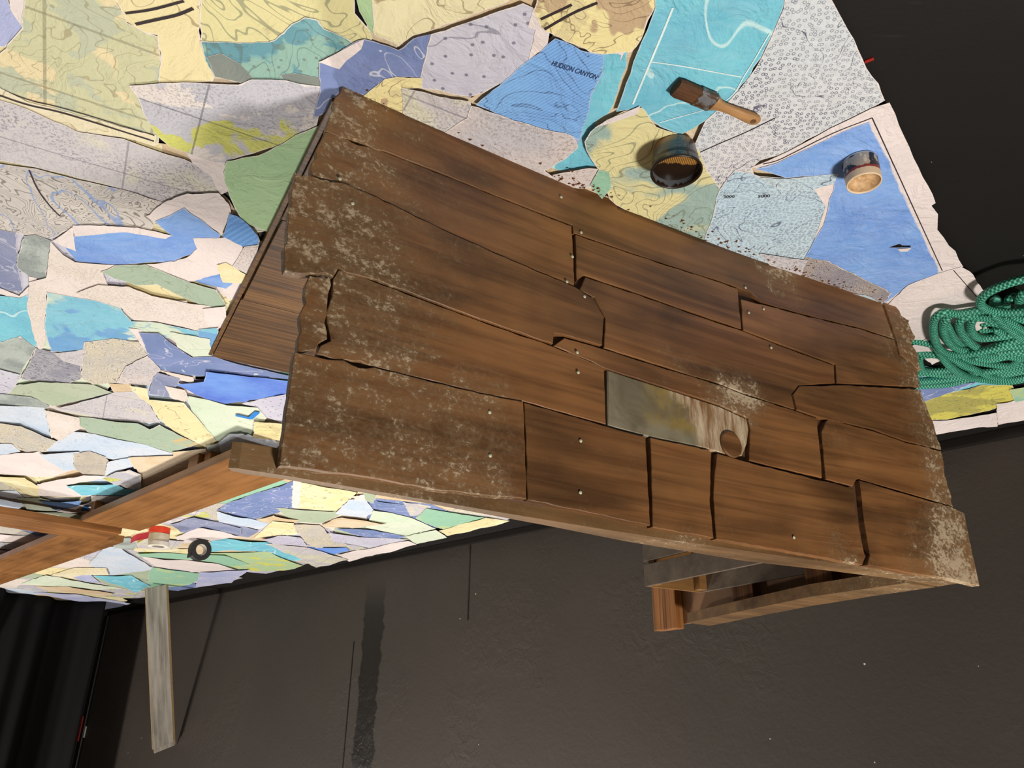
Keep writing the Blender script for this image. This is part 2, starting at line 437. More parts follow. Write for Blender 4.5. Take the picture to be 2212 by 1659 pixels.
# ------------------------------------------------------------------ room frame: the back wall's own axes
WD = Vector((0.716, 0.698, 0)).normalized()         # along the wall, away from the camera
WN = Vector((-WD.y, WD.x, 0))                       # into the wall
WALL_OFF = 3.645
WROT = math.atan2(WD.y, WD.x)
def wp(a, n, z=0.0):
    return WD * a + WN * n + Vector((0, 0, z))

# ------------------------------------------------------------------ structure
struct(mesh_obj('floor', [(-9, -5, 0), (14, -5, 0), (14, 16, 0), (-9, 16, 0)], [(0, 1, 2, 3)], M_FLOOR))
w = bm_obj('wall_back', box_bm(-6.5, 10.52, 0, 0.16, 0, 4.0), M_WALL)
w.location = WN * WALL_OFF; w.rotation_euler = (0, 0, WROT); struct(w)
w = bm_obj('wall_right', box_bm(-0.1, 0.1, -9.5, 1.6, 0, 4.0), M_WALL)
w.location = wp(12.6, WALL_OFF); w.rotation_euler = (0, 0, WROT); struct(w)
tr = bm_obj('baseboard_back', box_bm(-6.5, 10.50, -0.022, 0.0, 0, 0.045, 0.006), M_TRIM)
tr.location = WN * WALL_OFF; tr.rotation_euler = (0, 0, WROT); struct(tr)
tr = bm_obj('trim_1', box_bm(10.44, 10.56, -0.03, -0.002, 0.047, 4.0, 0.01), M_TRIM)
tr.location = WN * WALL_OFF; tr.rotation_euler = (0, 0, WROT); struct(tr)
for k, (a, z0, z1, wd_) in enumerate(((3.93, 0.05, 0.55, 0.010), (5.215, 0.62, 3.9, 0.008))):
    s_ = bm_obj('trim_%d' % (k + 2), box_bm(a, a + wd_, -0.004, 0.0, z0, z1), M_TRIM)
    s_.location = WN * WALL_OFF; s_.rotation_euler = (0, 0, WROT); struct(s_)

# ------------------------------------------------------------------ the map collage
# each line: style, outline in photograph pixels (unprojected onto the floor), lift of the loose rims in metres
PIECES = '''
lavb|-90,-90 20,-90 22,0 55,52 50,62 28,80 14,95 -90,88|.004
white|15,-70 80,-70 62,20 52,52 25,12|.004
topo|60,-70 240,-60 275,25 277,40 320,62 345,70 352,130 348,172 350,230 345,300 330,306 285,290 200,272 100,240 50,215 -60,185 -60,112 0,108 17,95 18,88 50,52|.004
yellow|225,-70 440,-70 434,70 449,125 466,152 462,168 346,175 350,115 343,66 318,62 277,36 268,18|.004
sagey|430,-70 760,-80 768,18 800,55 806,74 700,118 692,135 696,178 640,174 590,164 520,169 464,157 447,122 435,80|.005
bathy|434,78 515,82 560,80 597,74 632,40 660,25 688,30 702,50 735,64 772,88 700,118 692,135 696,178 640,174 590,164 520,169 464,157 447,122|.003
slateg|449,112 480,104 520,126 550,160 520,168 466,156|.003
slateg|608,152 640,147 694,158 695,177 650,173 615,163|.003
cream|-60,168 0,178 60,210 340,284 338,308 280,291 170,276 100,247 0,206 -60,190|.010
gray|-60,196 0,205 60,224 170,275 270,290 330,312 400,335 460,362 500,348 492,375 490,405 475,412 400,422 350,432 270,402 140,367 0,338 -60,332|.006
white|400,314 470,336 500,348 486,372 494,405 478,412 458,372 418,342|.008
lime|282,174 400,167 518,171 545,159 590,159 650,169 695,175 692,230 682,272 640,292 600,305 495,337 500,345 470,341 395,316 370,306 350,290 330,265 300,200|.004
green|492,336 560,324 610,300 640,280 707,252 665,335 632,420 602,475 582,492 555,481 525,466 510,440 490,390 485,365|.006
relief|-60,338 0,343 80,354 170,379 270,401 354,428 329,488 228,478 162,480 114,508 81,503 50,498 -60,484|.005
white|354,428 400,409 475,406 496,430 501,450 482,500 400,442 337,472 318,456|.008
blue|165,497 273,487 329,492 372,499 337,469 400,439 478,497 476,505 420,505 428,527 413,541 380,554 253,564 167,556 142,525|.006
white|160,477 228,475 300,480 374,499 360,506 273,490 164,501|.009
white|116,512 160,480 167,532|.009
white|420,505 476,504 494,502 524,517 527,532 506,564 473,559 476,582 410,599 316,561 380,554 413,541 428,527|.008
white|498,588 528,598 505,645 450,612 440,602|.006
blue|422,600 473,583 504,606 490,617 440,607|.005
yellow|470,561 490,556 537,585 527,602 483,600|.006
skyscrap|482,500 498,450 515,455 540,475 560,500 562,516 530,523 505,511|.007
pinkgray|505,564 530,521 562,516 550,560 537,582|.006
slate|-60,480 0,486 38,494 41,560 51,622 -60,612|.005
sagegray|42,545 55,500 78,497 116,512 102,592 78,593 60,586 40,567|.008
white|-60,606 0,612 44,631 66,609 64,588 82,592 76,642 45,640 0,626 -60,622|.008
teal|-60,620 45,635 68,624 72,660 77,700 84,744 50,722 0,732 -60,736|.004
text|112,510 140,540 165,555 255,562 225,580 240,612 290,640 405,640 446,704 440,708 340,682 260,652 215,642 105,622 99,742 85,748 70,690 62,660 65,600 102,590|.006
coast|103,621 212,640 262,654 287,684 345,688 430,706 464,700 466,745 440,740 330,712 286,704 300,726 195,734 186,754 112,750 99,700|.006
sageo|220,576 252,562 316,560 410,598 470,615 494,652 470,657 420,642 340,604 300,607 250,592|.010
text|215,603 280,607 330,627 400,642 455,650 488,676 474,702 430,703 340,682 292,680 265,652 215,637 168,622|.010
white|440,655 490,648 492,690 470,702 446,690|.020
coast|430,700 474,695 470,740 462,762 430,732|.012
palegreen|370,706 455,720 462,764 420,760 385,738|.008
sagegray|-60,735 0,731 46,716 81,744 47,800 0,790 -60,786|.008
dark|80,743 124,751 180,778 177,811 150,820 47,811|.010
gray|118,752 182,745 184,782 140,770|.006
reliefc|184,729 246,721 300,728 322,755 257,817 203,821 177,807|.010
white|280,698 305,702 352,782 346,792|.008
navy|302,707 345,708 385,738 417,760 463,757 535,778 628,800 628,808 530,802 420,802 345,787 330,772|.008
pinkgray|321,756 349,785 327,821 254,816 275,779|.010
text|346,786 420,802 421,817 388,809|.008
slate|342,792 391,806 375,846 325,839 330,811|.010
royal|378,819 443,810 448,786 632,809 622,842 486,862 448,852 404,829|.018
lav|524,861 620,836 620,904 576,890 556,868|.010
palegreen|403,842 450,851 492,862 558,867 578,891 558,930 480,942 463,942 426,900|.010
text|358,820 402,828 411,846 400,857 372,846|.010
tan|237,817 285,819 292,836 249,839|.006
yellow|283,817 322,823 325,849 400,855 470,941 449,957 376,918 344,892 327,863 298,840|.010
sage|16,843 38,823 87,813 204,821 248,839 116,869 72,851|.014
gray|122,871 252,837 291,835 325,861 348,902 300,902 174,892|.010
sageo|172,887 301,899 327,911 347,904 377,917 430,947 373,968 203,924 176,909|.018
paleblue|163,920 208,925 318,949 382,971 341,974 295,988 240,980 174,965 100,965 122,943|.012
lav|-70,784 0,786 50,800 30,830 20,844 0,843 -70,843|.010
sagegray|-70,842 0,841 69,847 111,868 98,875 0,866 -70,866|.010
paleblue|-70,863 0,863 99,871 120,931 110,942 64,925 0,902 -70,897|.012
text|100,873 175,887 176,912 127,939 115,930|.014
reliefc|-70,900 0,901 50,905 128,939 101,965 58,964 0,942 -70,937|.014
paleblue|-70,944 29,945 48,963 0,972 -70,977|.012
white|-70,977 88,962 158,1004 116,1019 0,1014 -70,1012|.016
paleblue|89,965 174,962 172,1002 139,1004 109,982|.014
taupe|161,968 197,962 232,974 241,989 230,1016 185,1013 167,1002|.016
paleblue|236,983 293,974 296,993 229,1016|.010
tan|280,974 376,971 453,965 432,990 440,1012 310,1046 304,1012|.010
lime|225,1019 249,1006 284,997 308,1010 308,1042 260,1034|.018
tan|375,963 447,954 453,967 379,973|.008
white|83,1034 185,1011 232,1014 146,1037 209,1060 86,1060|.014
teal|147,1036 255,1032 272,1043 340,1043 318,1060 179,1057|.012
yellow|-70,1009 58,1017 88,1041 88,1071 58,1057 0,1028 -70,1020|.014
gray|-70,1024 0,1027 60,1056 88,1070 30,1080 -70,1060|.012
paleblue|-70,1045 40,1046 70,1073 30,1094 0,1080 -70,1085|.030
palegreen|40,1062 92,1060 128,1076 130,1092 70,1092|.012
blue|86,1066 130,1069 180,1066 175,1080 127,1091|.012
white|126,1091 204,1069 206,1091 150,1097|.014
sage|-70,1078 124,1093 198,1101 182,1128 0,1100 -70,1090|.016
gray|200,1058 318,1058 330,1065 260,1085 205,1082|.010
sagegray|450,945 475,942 481,957 516,957 511,982 450,979|.012
paleblue|474,941 498,922 527,917 550,927 612,938 598,952 535,942 520,958 480,958|.020
archip|552,893 616,899 612,933 549,929|.010
navy|470,1093 500,1077 640,1030 637,1090 546,1117 500,1105|.010
white|634,1030 654,1034 649,1090 631,1088|.008
yellow|651,1034 772,1057 728,1099 646,1090|.010
sage|597,1090 727,1096 736,1104 697,1123 637,1120|.012
paleblue|726,1098 755,1071 790,1071 812,1101 777,1110 737,1104|.022
white|765,1062 800,1060 795,1072 768,1073|.010
navy|805,1074 873,1084 892,1111 813,1096|.012
sage|786,1056 815,1062 806,1078 790,1072|.008
gray|871,1077 932,1087 917,1108 886,1107|.012
palegreen|808,1093 890,1111 942,1135 878,1151 790,1133|.014
mint|922,1090 1052,1111 1049,1116 961,1139 898,1113|.012
yellow|1050,1110 1101,1119 967,1152 948,1141|.010
tan|696,1124 740,1107 777,1111 837,1122 777,1133 699,1132|.024
tan|556,1115 592,1102 646,1115 636,1123 576,1123|.016
yellow|590,1117 636,1120 640,1138 646,1145 550,1154|.014
paleblue|470,1095 537,1111 585,1124 561,1133 475,1126|.014
slate|465,1118 561,1136 537,1154 458,1142|.014
reliefc|634,1123 692,1127 714,1146 729,1165 691,1176 662,1165|.022
navy|726,1133 807,1136 877,1152 838,1159 777,1150|.012
lav|713,1140 777,1151 884,1158 804,1179 720,1162|.014
palegreen|876,1151 942,1136 966,1154 897,1169|.010
royal|640,1176 749,1176 757,1183 721,1192|.012
lime|744,1166 803,1177 777,1186|.010
white|728,1190 882,1159 900,1168 755,1205|.010
teal|455,1153 574,1163 674,1202 623,1203 561,1185 500,1180 455,1186|.016
gray|575,1166 669,1176 754,1201 684,1219 641,1196|.014
lav|563,1155 604,1148 650,1151 665,1172 592,1168|.014
limeg|440,1186 577,1185 656,1214 638,1222 580,1228 490,1222|.012
slate|368,1125 421,1108 522,1131 522,1148 400,1144|.014
white|379,1150 440,1129 519,1149 465,1158 400,1167|.024
yellow|282,1179 329,1171 376,1178 418,1177 413,1192 367,1187 297,1185|.012
mint|297,1186 367,1187 411,1191 486,1191 540,1212 482,1219 430,1202 304,1197|.012
white|306,1196 433,1205 470,1210 524,1226 435,1231 334,1213|.018
paleblue|228,1174 259,1173 294,1196 338,1222 240,1238 193,1210|.012
mint|332,1217 435,1231 435,1245 392,1261 322,1261 322,1229|.012
lavb|433,1229 540,1222 500,1252 423,1261|.012
teal|198,1236 284,1236 326,1258 296,1272 266,1260|.014
lavb|155,1239 195,1230 218,1251 183,1248|.010
cream|110,1234 165,1218 232,1218 237,1234 195,1232 153,1240|.012
palegreen|48,1253 101,1233 188,1251 268,1265 212,1266 141,1259|.016
tan|72,1258 150,1259 212,1268 249,1274 235,1280 118,1273|.014
lavb|70,1272 165,1275 284,1296 262,1304 210,1312 204,1296 141,1287|.012
sagegray|240,1156 282,1152 300,1166 290,1180 250,1174|.014
gray|290,1150 400,1160 380,1178 300,1176|.010
white|-90,1142 0,1145 100,1154 112,1161 0,1172 -90,1170|.008
lime|-90,1162 92,1164 70,1182 0,1176 -90,1180|.012
lav|-90,1180 0,1178 60,1184 20,1206 -90,1204|.012
green|753,-80 802,-80 810,72 800,60 777,18|.004
yellow|798,-80 1110,-80 1100,-4 935,58 894,70 862,94 851,86 808,70|.004
navy|691,119 789,71 843,87 862,95 894,70 934,60 932,108 913,157 859,154 832,159 789,194 742,180 713,219 678,247 686,206 694,174|.005
white|690,120 788,71 782,92 750,117 735,135|.007
lav|932,60 1010,35 1130,-8 1152,3 1158,45 1148,117 1110,152 1046,188 1016,196 911,178 909,155|.005
white|1152,3 1168,27 1187,56 1181,88 1142,115 1157,50 1140,45|.006
archip|1153,7 1170,-80 1425,-80 1414,0 1384,70 1362,98 1303,103 1276,100 1167,46|.005
teal|1303,104 1357,100 1353,140 1324,222 1312,243 1286,259 1264,300 1280,330 1302,354 1210,364 1175,351 1244,318 1272,192|.004
sky|1028,213 1090,160 1199,68 1276,99 1304,104 1301,145 1277,192 1272,226 1247,300 1237,284 1110,247|.004
white|1303,104 1355,95 1338,127 1341,112|.006
archip|784,196 832,157 859,152 914,155 912,176 872,178 880,235 850,235 800,222|.004
gray|869,174 1017,206 1012,241 957,282 900,250 871,230|.005
pinkgray|1018,213 1110,245 1200,270 1238,280 1249,305 1222,330 1177,356 1190,366 1272,350 1292,352 1277,392 1235,392 1100,340 1000,290 952,278 1010,240|.005
teal|1418,-80 1700,-80 1689,0 1666,60 1641,110 1617,151 1571,206 1523,246 1470,277 1455,272 1425,260 1410,247 1385,220 1330,227 1351,165 1386,70 1414,0|.004
soil|1690,0 1702,-80 1755,-80 1803,0 1850,90 1908,201 1880,217 1790,262 1740,287 1700,314 1640,332 1622,348 1627,362 1587,353 1556,388 1553,397 1528,370 1508,330 1498,300 1513,266 1522,246 1570,205 1615,151 1665,60|.004
sagey|1262,290 1275,268 1290,255 1345,225 1386,215 1394,225 1417,258 1460,272 1502,300 1517,330 1537,370 1555,396 1547,420 1537,462 1523,514 1490,506 1440,485 1380,460 1316,415 1299,360 1274,325|.005
white|1284,259 1310,242 1382,211 1376,229 1320,249|.007
mint|1274,387 1293,351 1316,357 1320,390 1300,415|.006
soilb|1552,396 1586,351 1640,365 1690,368 1807,357 1796,386 1782,430 1771,472 1757,512 1742,545 1700,575 1640,560 1585,536 1518,512 1538,452|.005
white|1917,203 1938,253 1960,300 1980,345 2017,422 2008,428 2022,446 2021,480 2046,515 2060,527 2077,562 2030,582 1925,642 1900,650 1830,600 1740,545 1755,512 1780,430 1710,330 1650,345 1618,347 1700,310 1790,260 1880,215|.005
blue|1874,245 2024,571 2024,577 1960,600 1909,641 1850,604 1738,538 1776,470 1788,414 1804,360 1695,367 1629,347 1674,335 1807,271|.004
white|1935,521 1965,519 1956,527 1941,527|.004
soilb|1640,365 1690,368 1807,357 1797,380 1745,395 1680,390|.006
white|1958,600 2024,575 2073,561 2091,571 2129,622 2116,640 2104,662 2052,692 2000,722 1955,730 1925,672 1912,645|.008
reliefd|1738,540 1789,549 1848,580 1923,617 1908,637 1861,650 1807,630 1750,606 1708,582 1733,548|.008
gray|1638,530 1742,546 1722,590 1680,578|.006
soilb|1800,612 1870,622 1905,640 1860,652|.006
olive|1985,863 2119,827 2186,829 2198,867 2046,903 1985,903|.010
white|1975,905 2046,903 2156,886 2153,916 2110,916 2020,931 1975,938|.010
white|2150,866 2290,846 2290,884 2155,913|.008
navy|1960,838 2112,820 2000,862 1960,866|.006
white|1960,735 2050,690 2120,650 2135,720 2010,775|.008
mint|2180,835 2260,824 2260,850 2192,862|.008
'''
DEEP = [(1915, 520), (1940, 511), (1946, 515), (1964, 515), (1963, 519), (1935, 520)]
GAPS = [DEEP, [(338, 300), (348, 290), (375, 308), (345, 304)], [(1186, 60), (1200, 66), (1180, 84)], [(993, 196), (1030, 196), (1046, 186), (1020, 206), (1000, 202)],
        [(476, 408), (492, 406), (502, 430), (510, 452), (496, 428)], [(556, 497), (580, 492), (574, 512), (563, 516)], [(744, 0), (752, 4), (782, 34), (776, 36), (748, 12)],
        [(422, 806), (444, 808), (442, 814), (424, 814)], [(62, 586), (70, 594), (66, 606)], [(760, 1062), (775, 1054), (768, 1068)]]
COLL_OUT = [(-330, -150), (1780, -150), (1803, 0), (1900, 200), (2010, 425), (2100, 620), (2030, 690), (1990, 760), (2100, 800), (2195, 830), (2195, 866), (2020, 915),
            (1990, 925), (1160, 1104), (967, 1148), (750, 1198), (500, 1250), (330, 1282), (206, 1306), (-260, 1290)]
RES = 0.015
GX0, GY0, GNX, GNY = -2.6, 0.6, 640, 640
top_level = np.zeros((GNY, GNX), np.int32)
top_index = -np.ones((GNY, GNX), np.int32)
gxs = GX0 + (np.arange(GNX) + 0.5) * RES
gys = GY0 + (np.arange(GNY) + 0.5) * RES
LSTEP = 0.0008
def wrinkle(x, y):
    p = Vector((x * 3.1, y * 3.1, 0.3))
    q = Vector((x * 7.0, y * 7.0, 4.3))
    far = min(1.0, max(0.0, (y - 1.6) / 3.0))
    return 0.0030 + (0.0030 + 0.006 * far) * (noise.noise(p) + 0.5 * noise.noise(q) + 0.8) * 0.5
def outline(poly, step, jag):
    out = []
    n = len(poly)
    for i in range(n):
        a = Vector(poly[i]); b = Vector(poly[(i + 1) % n])
        L = (b - a).length
        k = max(1, int(L / step))
        nrm = Vector((-(b - a).y, (b - a).x)) / max(L, 1e-6)
        for j in range(k):
            p = a.lerp(b, j / k)
            w_ = noise.noise(Vector((p.x * 23, p.y * 23, 1.7))) + 0.7 * noise.noise(Vector((p.x * 70, p.y * 70, 8.1)))
            if j > 0: p = p + nrm * (w_ * jag)
            out.append((p.x, p.y))
    return out
def area2(poly):
    return 0.5 * abs(sum(poly[i][0] * poly[(i + 1) % len(poly)][1] - poly[(i + 1) % len(poly)][0] * poly[i][1] for i in range(len(poly))))
sheets = []
coll_floor = [tuple(fl(x, y).xy) for x, y in COLL_OUT]
rs = random.Random(11)
styles_under = ['gray', 'lav', 'paleblue', 'yellow', 'sage', 'palegreen', 'white', 'tan', 'mint', 'navy', 'reliefc', 'lime', 'teal', 'text']
yy = 0.8
row = 0
while yy < 9.6:
    xx = -1.9 + (0.28 if row % 2 else 0)
    while xx < 6.0:
        cx, cy = xx + rs.uniform(-.08, .08), yy + rs.uniform(-.08, .08)
        st = rs.choice(styles_under)
        k = rs.randint(6, 8); ph = rs.uniform(0, 6)
        poly = [(cx + 0.41 * rs.uniform(.85, 1.15) * math.cos(ph + 2 * math.pi * i / k), cy + 0.41 * rs.uniform(.85, 1.15) * math.sin(ph + 2 * math.pi * i / k)) for i in range(k)]
        if in_poly1(cx, cy, coll_floor):
            # pull corners that leave the collage back towards the middle
            pp = []
            for (x, y) in poly:
                f = 1.0
                while f > 0.15 and not in_poly1(cx + (x - cx) * f, cy + (y - cy) * f, coll_floor): f -= 0.06
                pp.append((cx + (x - cx) * f, cy + (y - cy) * f))
            if area2(pp) > 0.05: sheets.append((st, pp, 0.006, True))
        xx += 0.56
    yy += 0.56; row += 1
N_UNDER = len(sheets)
for ln in PIECES.strip().splitlines():
    st, pts, lift = ln.split('|')
    poly = [tuple(fl(*[float(v) for v in p.split(',')]).xy) for p in pts.split()]
    far_ = min(1.0, max(0.45, (sum(p[1] for p in poly) / len(poly) - 1.0) / 2.5))
    sheets.append((st, poly, float(lift) * far_, False))
gap_floor = [[tuple(fl(x, y).xy) for x, y in g] for g in GAPS]
levels = []
masks = []
for i, (st, poly, lift, under) in enumerate(sheets):
    xs = [p[0] for p in poly]; ys = [p[1] for p in poly]
    i0 = max(0, int((min(xs) - GX0) / RES)); i1 = min(GNX, int((max(xs) - GX0) / RES) + 2)
    j0 = max(0, int((min(ys) - GY0) / RES)); j1 = min(GNY, int((max(ys) - GY0) / RES) + 2)
    lev = 1
    if i1 > i0 and j1 > j0:
        X, Y = np.meshgrid(gxs[i0:i1], gys[j0:j1])
        m = in_poly(X, Y, poly)
        if m.any():
            lev = int(top_level[j0:j1, i0:i1][m].max()) + 1
            top_level[j0:j1, i0:i1][m] = lev
            top_index[j0:j1, i0:i1][m] = i
    levels.append(lev)
def top_at(x, y):
    i = int((x - GX0) / RES); j = int((y - GY0) / RES)
    if 0 <= i < GNX and 0 <= j < GNY: return int(top_index[j, i])
    return -1
def paper_z(x, y):
    k = top_at(x, y)
    return (wrinkle(x, y) + levels[k] * LSTEP) if k >= 0 else 0.0
collage = empty('map_collage', tuple(fl(700, 700)))
tag(collage, 'collage of torn, overlapping map scraps in blue, green and yellow glued over the black floor', 'floor covering')
cloc = Vector(collage.location)
def build_sheet(idx, st, poly, lift, under):
    A_ = area2(poly)
    sp = min(0.085, max(0.014, math.sqrt(A_) / 9))
    if under: sp = 0.075
    jag = min(0.0045, 0.03 * math.sqrt(A_))
    ring = outline(poly, sp * 0.7, jag)
    n = len(ring)
    cx = sum(p[0] for p in ring) / n; cy = sum(p[1] for p in ring) / n
    R = np.array(ring)
    pts = [Vector(p) for p in ring]
    # inset rim
    sgn = 1 if sum(ring[i][0] * ring[(i + 1) % n][1] - ring[(i + 1) % n][0] * ring[i][1] for i in range(n)) > 0 else -1
    rim = min(0.009, 0.05 * math.sqrt(A_))
    ins = []
    for i in range(n):
        d = Vector(ring[(i + 1) % n]) - Vector(ring[i - 1])
        if d.length < 1e-6: continue
        d.normalize()
        p = Vector(ring[i]) + Vector((-d.y, d.x)) * sgn * rim
        if in_poly1(p.x, p.y, ring): ins.append(p)
    def bd(p):
        e = np.roll(R, -1, 0) - R
        t = np.clip(((p[0] - R[:, 0]) * e[:, 0] + (p[1] - R[:, 1]) * e[:, 1]) / np.maximum((e ** 2).sum(1), 1e-12), 0, 1)
        q = R + e * t[:, None]
        return float(np.sqrt(((q - np.array([p[0], p[1]])) ** 2).sum(1)).min())
    ins = [p for p in ins if bd(p) > rim * 0.6]
    inner = []
    y = min(p[1] for p in ring)
    k = 0
    while y < max(p[1] for p in ring):
        x = min(p[0] for p in ring) + (sp / 2 if k % 2 else 0)
        while x < max(p[0] for p in ring):
            px, py = x + rs.uniform(-.15, .15) * sp, y + rs.uniform(-.15, .15) * sp
            if in_poly1(px, py, ring) and bd((px, py)) > rim + sp * 0.35: inner.append(Vector((px, py)))
            x += sp
        y += sp * 0.87; k += 1
    allp = pts + ins + inner
    edges = [(i, (i + 1) % n) for i in range(n)]
    holes = []
    if True:
        for g in (gap_floor if under else gap_floor[:1]):
            if in_poly1(g[0][0], g[0][1], ring):
                b = len(allp); allp = allp + [Vector(q) for q in g]
                edges += [(b + i, b + (i + 1) % len(g)) for i in range(len(g))]
                holes.append(g)
    vo, eo, fo, ov, oe, of = delaunay_2d_cdt(allp, edges, [], 0, 1e-6)
    faces = []
    for f in fo:
        c = sum((vo[i] for i in f), Vector((0, 0))) / len(f)
        if not in_poly1(c.x, c.y, ring): continue
        if any(in_poly1(c.x, c.y, h) for h in holes): continue
        a, b, d = vo[f[0]], vo[f[1]], vo[f[2]]
        if (b - a).cross(d - a) < 0: f = list(f)[::-1]
        faces.append(tuple(f))
    verts, ed = [], []
    ph = rs.uniform(0, 100)
    for v in vo:
        d = bd(v)
        z = wrinkle(v.x, v.y) + levels[idx] * LSTEP
        if not under and lift > 0:
            free = all(top_at(v.x + ox, v.y + oy) in (idx, -1) or top_at(v.x + ox, v.y + oy) < idx for ox, oy in ((0, 0), (.02, 0), (-.02, 0), (0, .02), (0, -.02)))
            if free:
                up = max(0.0, noise.noise(Vector((v.x * 5 + ph, v.y * 5, 2.2))) + 0.25)
                z += lift * up * math.exp(-d / max(0.02, lift * 2.5))
                z += lift * 0.25 * max(0.0, noise.noise(Vector((v.x * 11, v.y * 11, ph)))) * min(1, d / 0.03)
        verts.append((v.x - cx, v.y - cy, z))
        ed.append(0.0 if d < 1e-4 else min(1.0, d / rim))
    o = mesh_obj('map_scrap', verts, faces, MAPS[st], collage, smooth=True)
    o.location = Vector((cx, cy, 0)) - cloc
    at = o.data.attributes.new('edge', 'FLOAT', 'POINT')
    at.data.foreach_set('value', ed)
    return o
scrap = []
for i, (st, poly, lift, under) in enumerate(sheets):
    scrap.append(build_sheet(i, st, poly, lift, under))
def scrap_at(x, y):
    p = fl(x, y)
    return scrap[top_at(p.x, p.y)]

# printed lines and lettering on the scraps (flat print)
M_INK = plain('printing_ink', (52, 42, 44), 0.7, 0.2)
M_INKB = plain('blue_black_ink', (44, 50, 84), 0.7, 0.2)
def printed_line(pts, width, mat, host, name='printed_line', closed=False):
    P = catmull([tuple(fl(x, y).xy) + (0,) for x, y in pts], 0.012)
    vs_, fs = [], []
    for i, p in enumerate(P):
        d = (P[min(i + 1, len(P) - 1)] - P[max(i - 1, 0)])
        d.normalize()
        n_ = Vector((-d.y, d.x, 0)) * width / 2
        for q in (p + n_, p - n_):
            vs_.append((q.x, q.y, paper_z(q.x, q.y) + 0.0012))
        if i: fs.append((2 * i - 2, 2 * i - 1, 2 * i + 1, 2 * i))
    hl = host.location + cloc
    return mesh_obj(name, [(v[0] - hl.x, v[1] - hl.y, v[2]) for v in vs_], fs, mat, host)
def printed_text(txt, p0, p1, size_px, mat, host):
    a, b = fl(*p0), fl(*p1)
    X = (b - a); L = X.length; X.normalize()
    Yv = Vector((-X.y, X.x, 0))
    cu = bpy.data.curves.new('lettering', 'FONT'); cu.body = txt; cu.size = 1.0; cu.resolution_u = 3
    to = bpy.data.objects.new('tmp_text', cu); COL.objects.link(to)
    dg = bpy.context.evaluated_depsgraph_get()
    me = bpy.data.meshes.new_from_object(to.evaluated_get(dg))
    bpy.data.objects.remove(to, do_unlink=True)
    w_ = max(v.co.x for v in me.vertices)
    hgt = (fl(p0[0], p0[1] - size_px) - a).length
    hl = host.location + cloc
    for v in me.vertices:
        q = a + X * (v.co.x / w_ * L) + Yv * (v.co.y / 0.7 * hgt)
        v.co = (q.x - hl.x, q.y - hl.y, paper_z(q.x, q.y) + 0.0018)
    me.materials.clear(); me.materials.append(mat)
    o = bpy.data.objects.new('lettering', me)
    return link(o, host)
printed_text('HUDSON CANYON', (1190, 126), (1286, 157), 11, M_INKB, scrap_at(1240, 130))
hs = scrap_at(1610, 420)
printed_text('3000', (1560, 412), (1584, 411), 6, M_INK, hs)
printed_text('5000', (1634, 411), (1660, 409), 6, M_INK, hs)
hw = scrap_at(1985, 440)
printed_line([(1880, 236), (1925, 335), (1975, 445), (2032, 570)], 0.0022, M_INK, hw)
printed_line([(1632, 340), (1675, 330), (1720, 308), (1800, 268), (1880, 236)], 0.0022, M_INK, hw)
hwb = scrap_at(2050, 640)
printed_line([(2056, 568), (2080, 596), (2116, 638)], 0.0022, M_INK, hwb)
printed_line([(1508, 315), (1550, 296), (1610, 270), (1672, 239)], 0.0022, M_INK, scrap_at(1720, 200))
ht = scrap_at(1560, 60)
M_CHALK = plain('pale_blue_line', (206, 226, 222), 0.7, 0.2)
printed_line([(1452, 0), (1432, 50), (1405, 115), (1366, 210)], 0.004, M_CHALK, ht)
printed_line([(1405, 117), (1470, 126), (1520, 135), (1600, 150)], 0.0025, M_CHALK, ht)
printed_line([(1660, 55), (1610, 140), (1560, 205), (1424, 250)], 0.0022, M_CHALK, ht)
hy = scrap_at(320, 20)
printed_line([(274, 18), (330, 10), (400, -8)], 0.005, M_INK, hy)
printed_line([(296, 42), (340, 32), (385, 22), (420, 8)], 0.006, M_INK, hy)
hc = scrap_at(120, 240)
printed_line([(-20, 188), (60, 216), (150, 238), (335, 296)], 0.005, M_INK, hc)
printed_line([(-20, 172), (60, 205), (150, 228), (336, 284)], 0.003, M_INK, hc)
hy2 = scrap_at(1230, 40)
printed_line([(1168, 26), (1215, 4), (1235, -6)], 0.005, M_INK, hy2)
printed_line([(1176, 48), (1235, 14), (1290, -10)], 0.005, M_INK, hy2)
hr = scrap_at(80, 420)
printed_line([(66, 357), (85, 400), (110, 435), (132, 458)], 0.004, M_INK, hr)

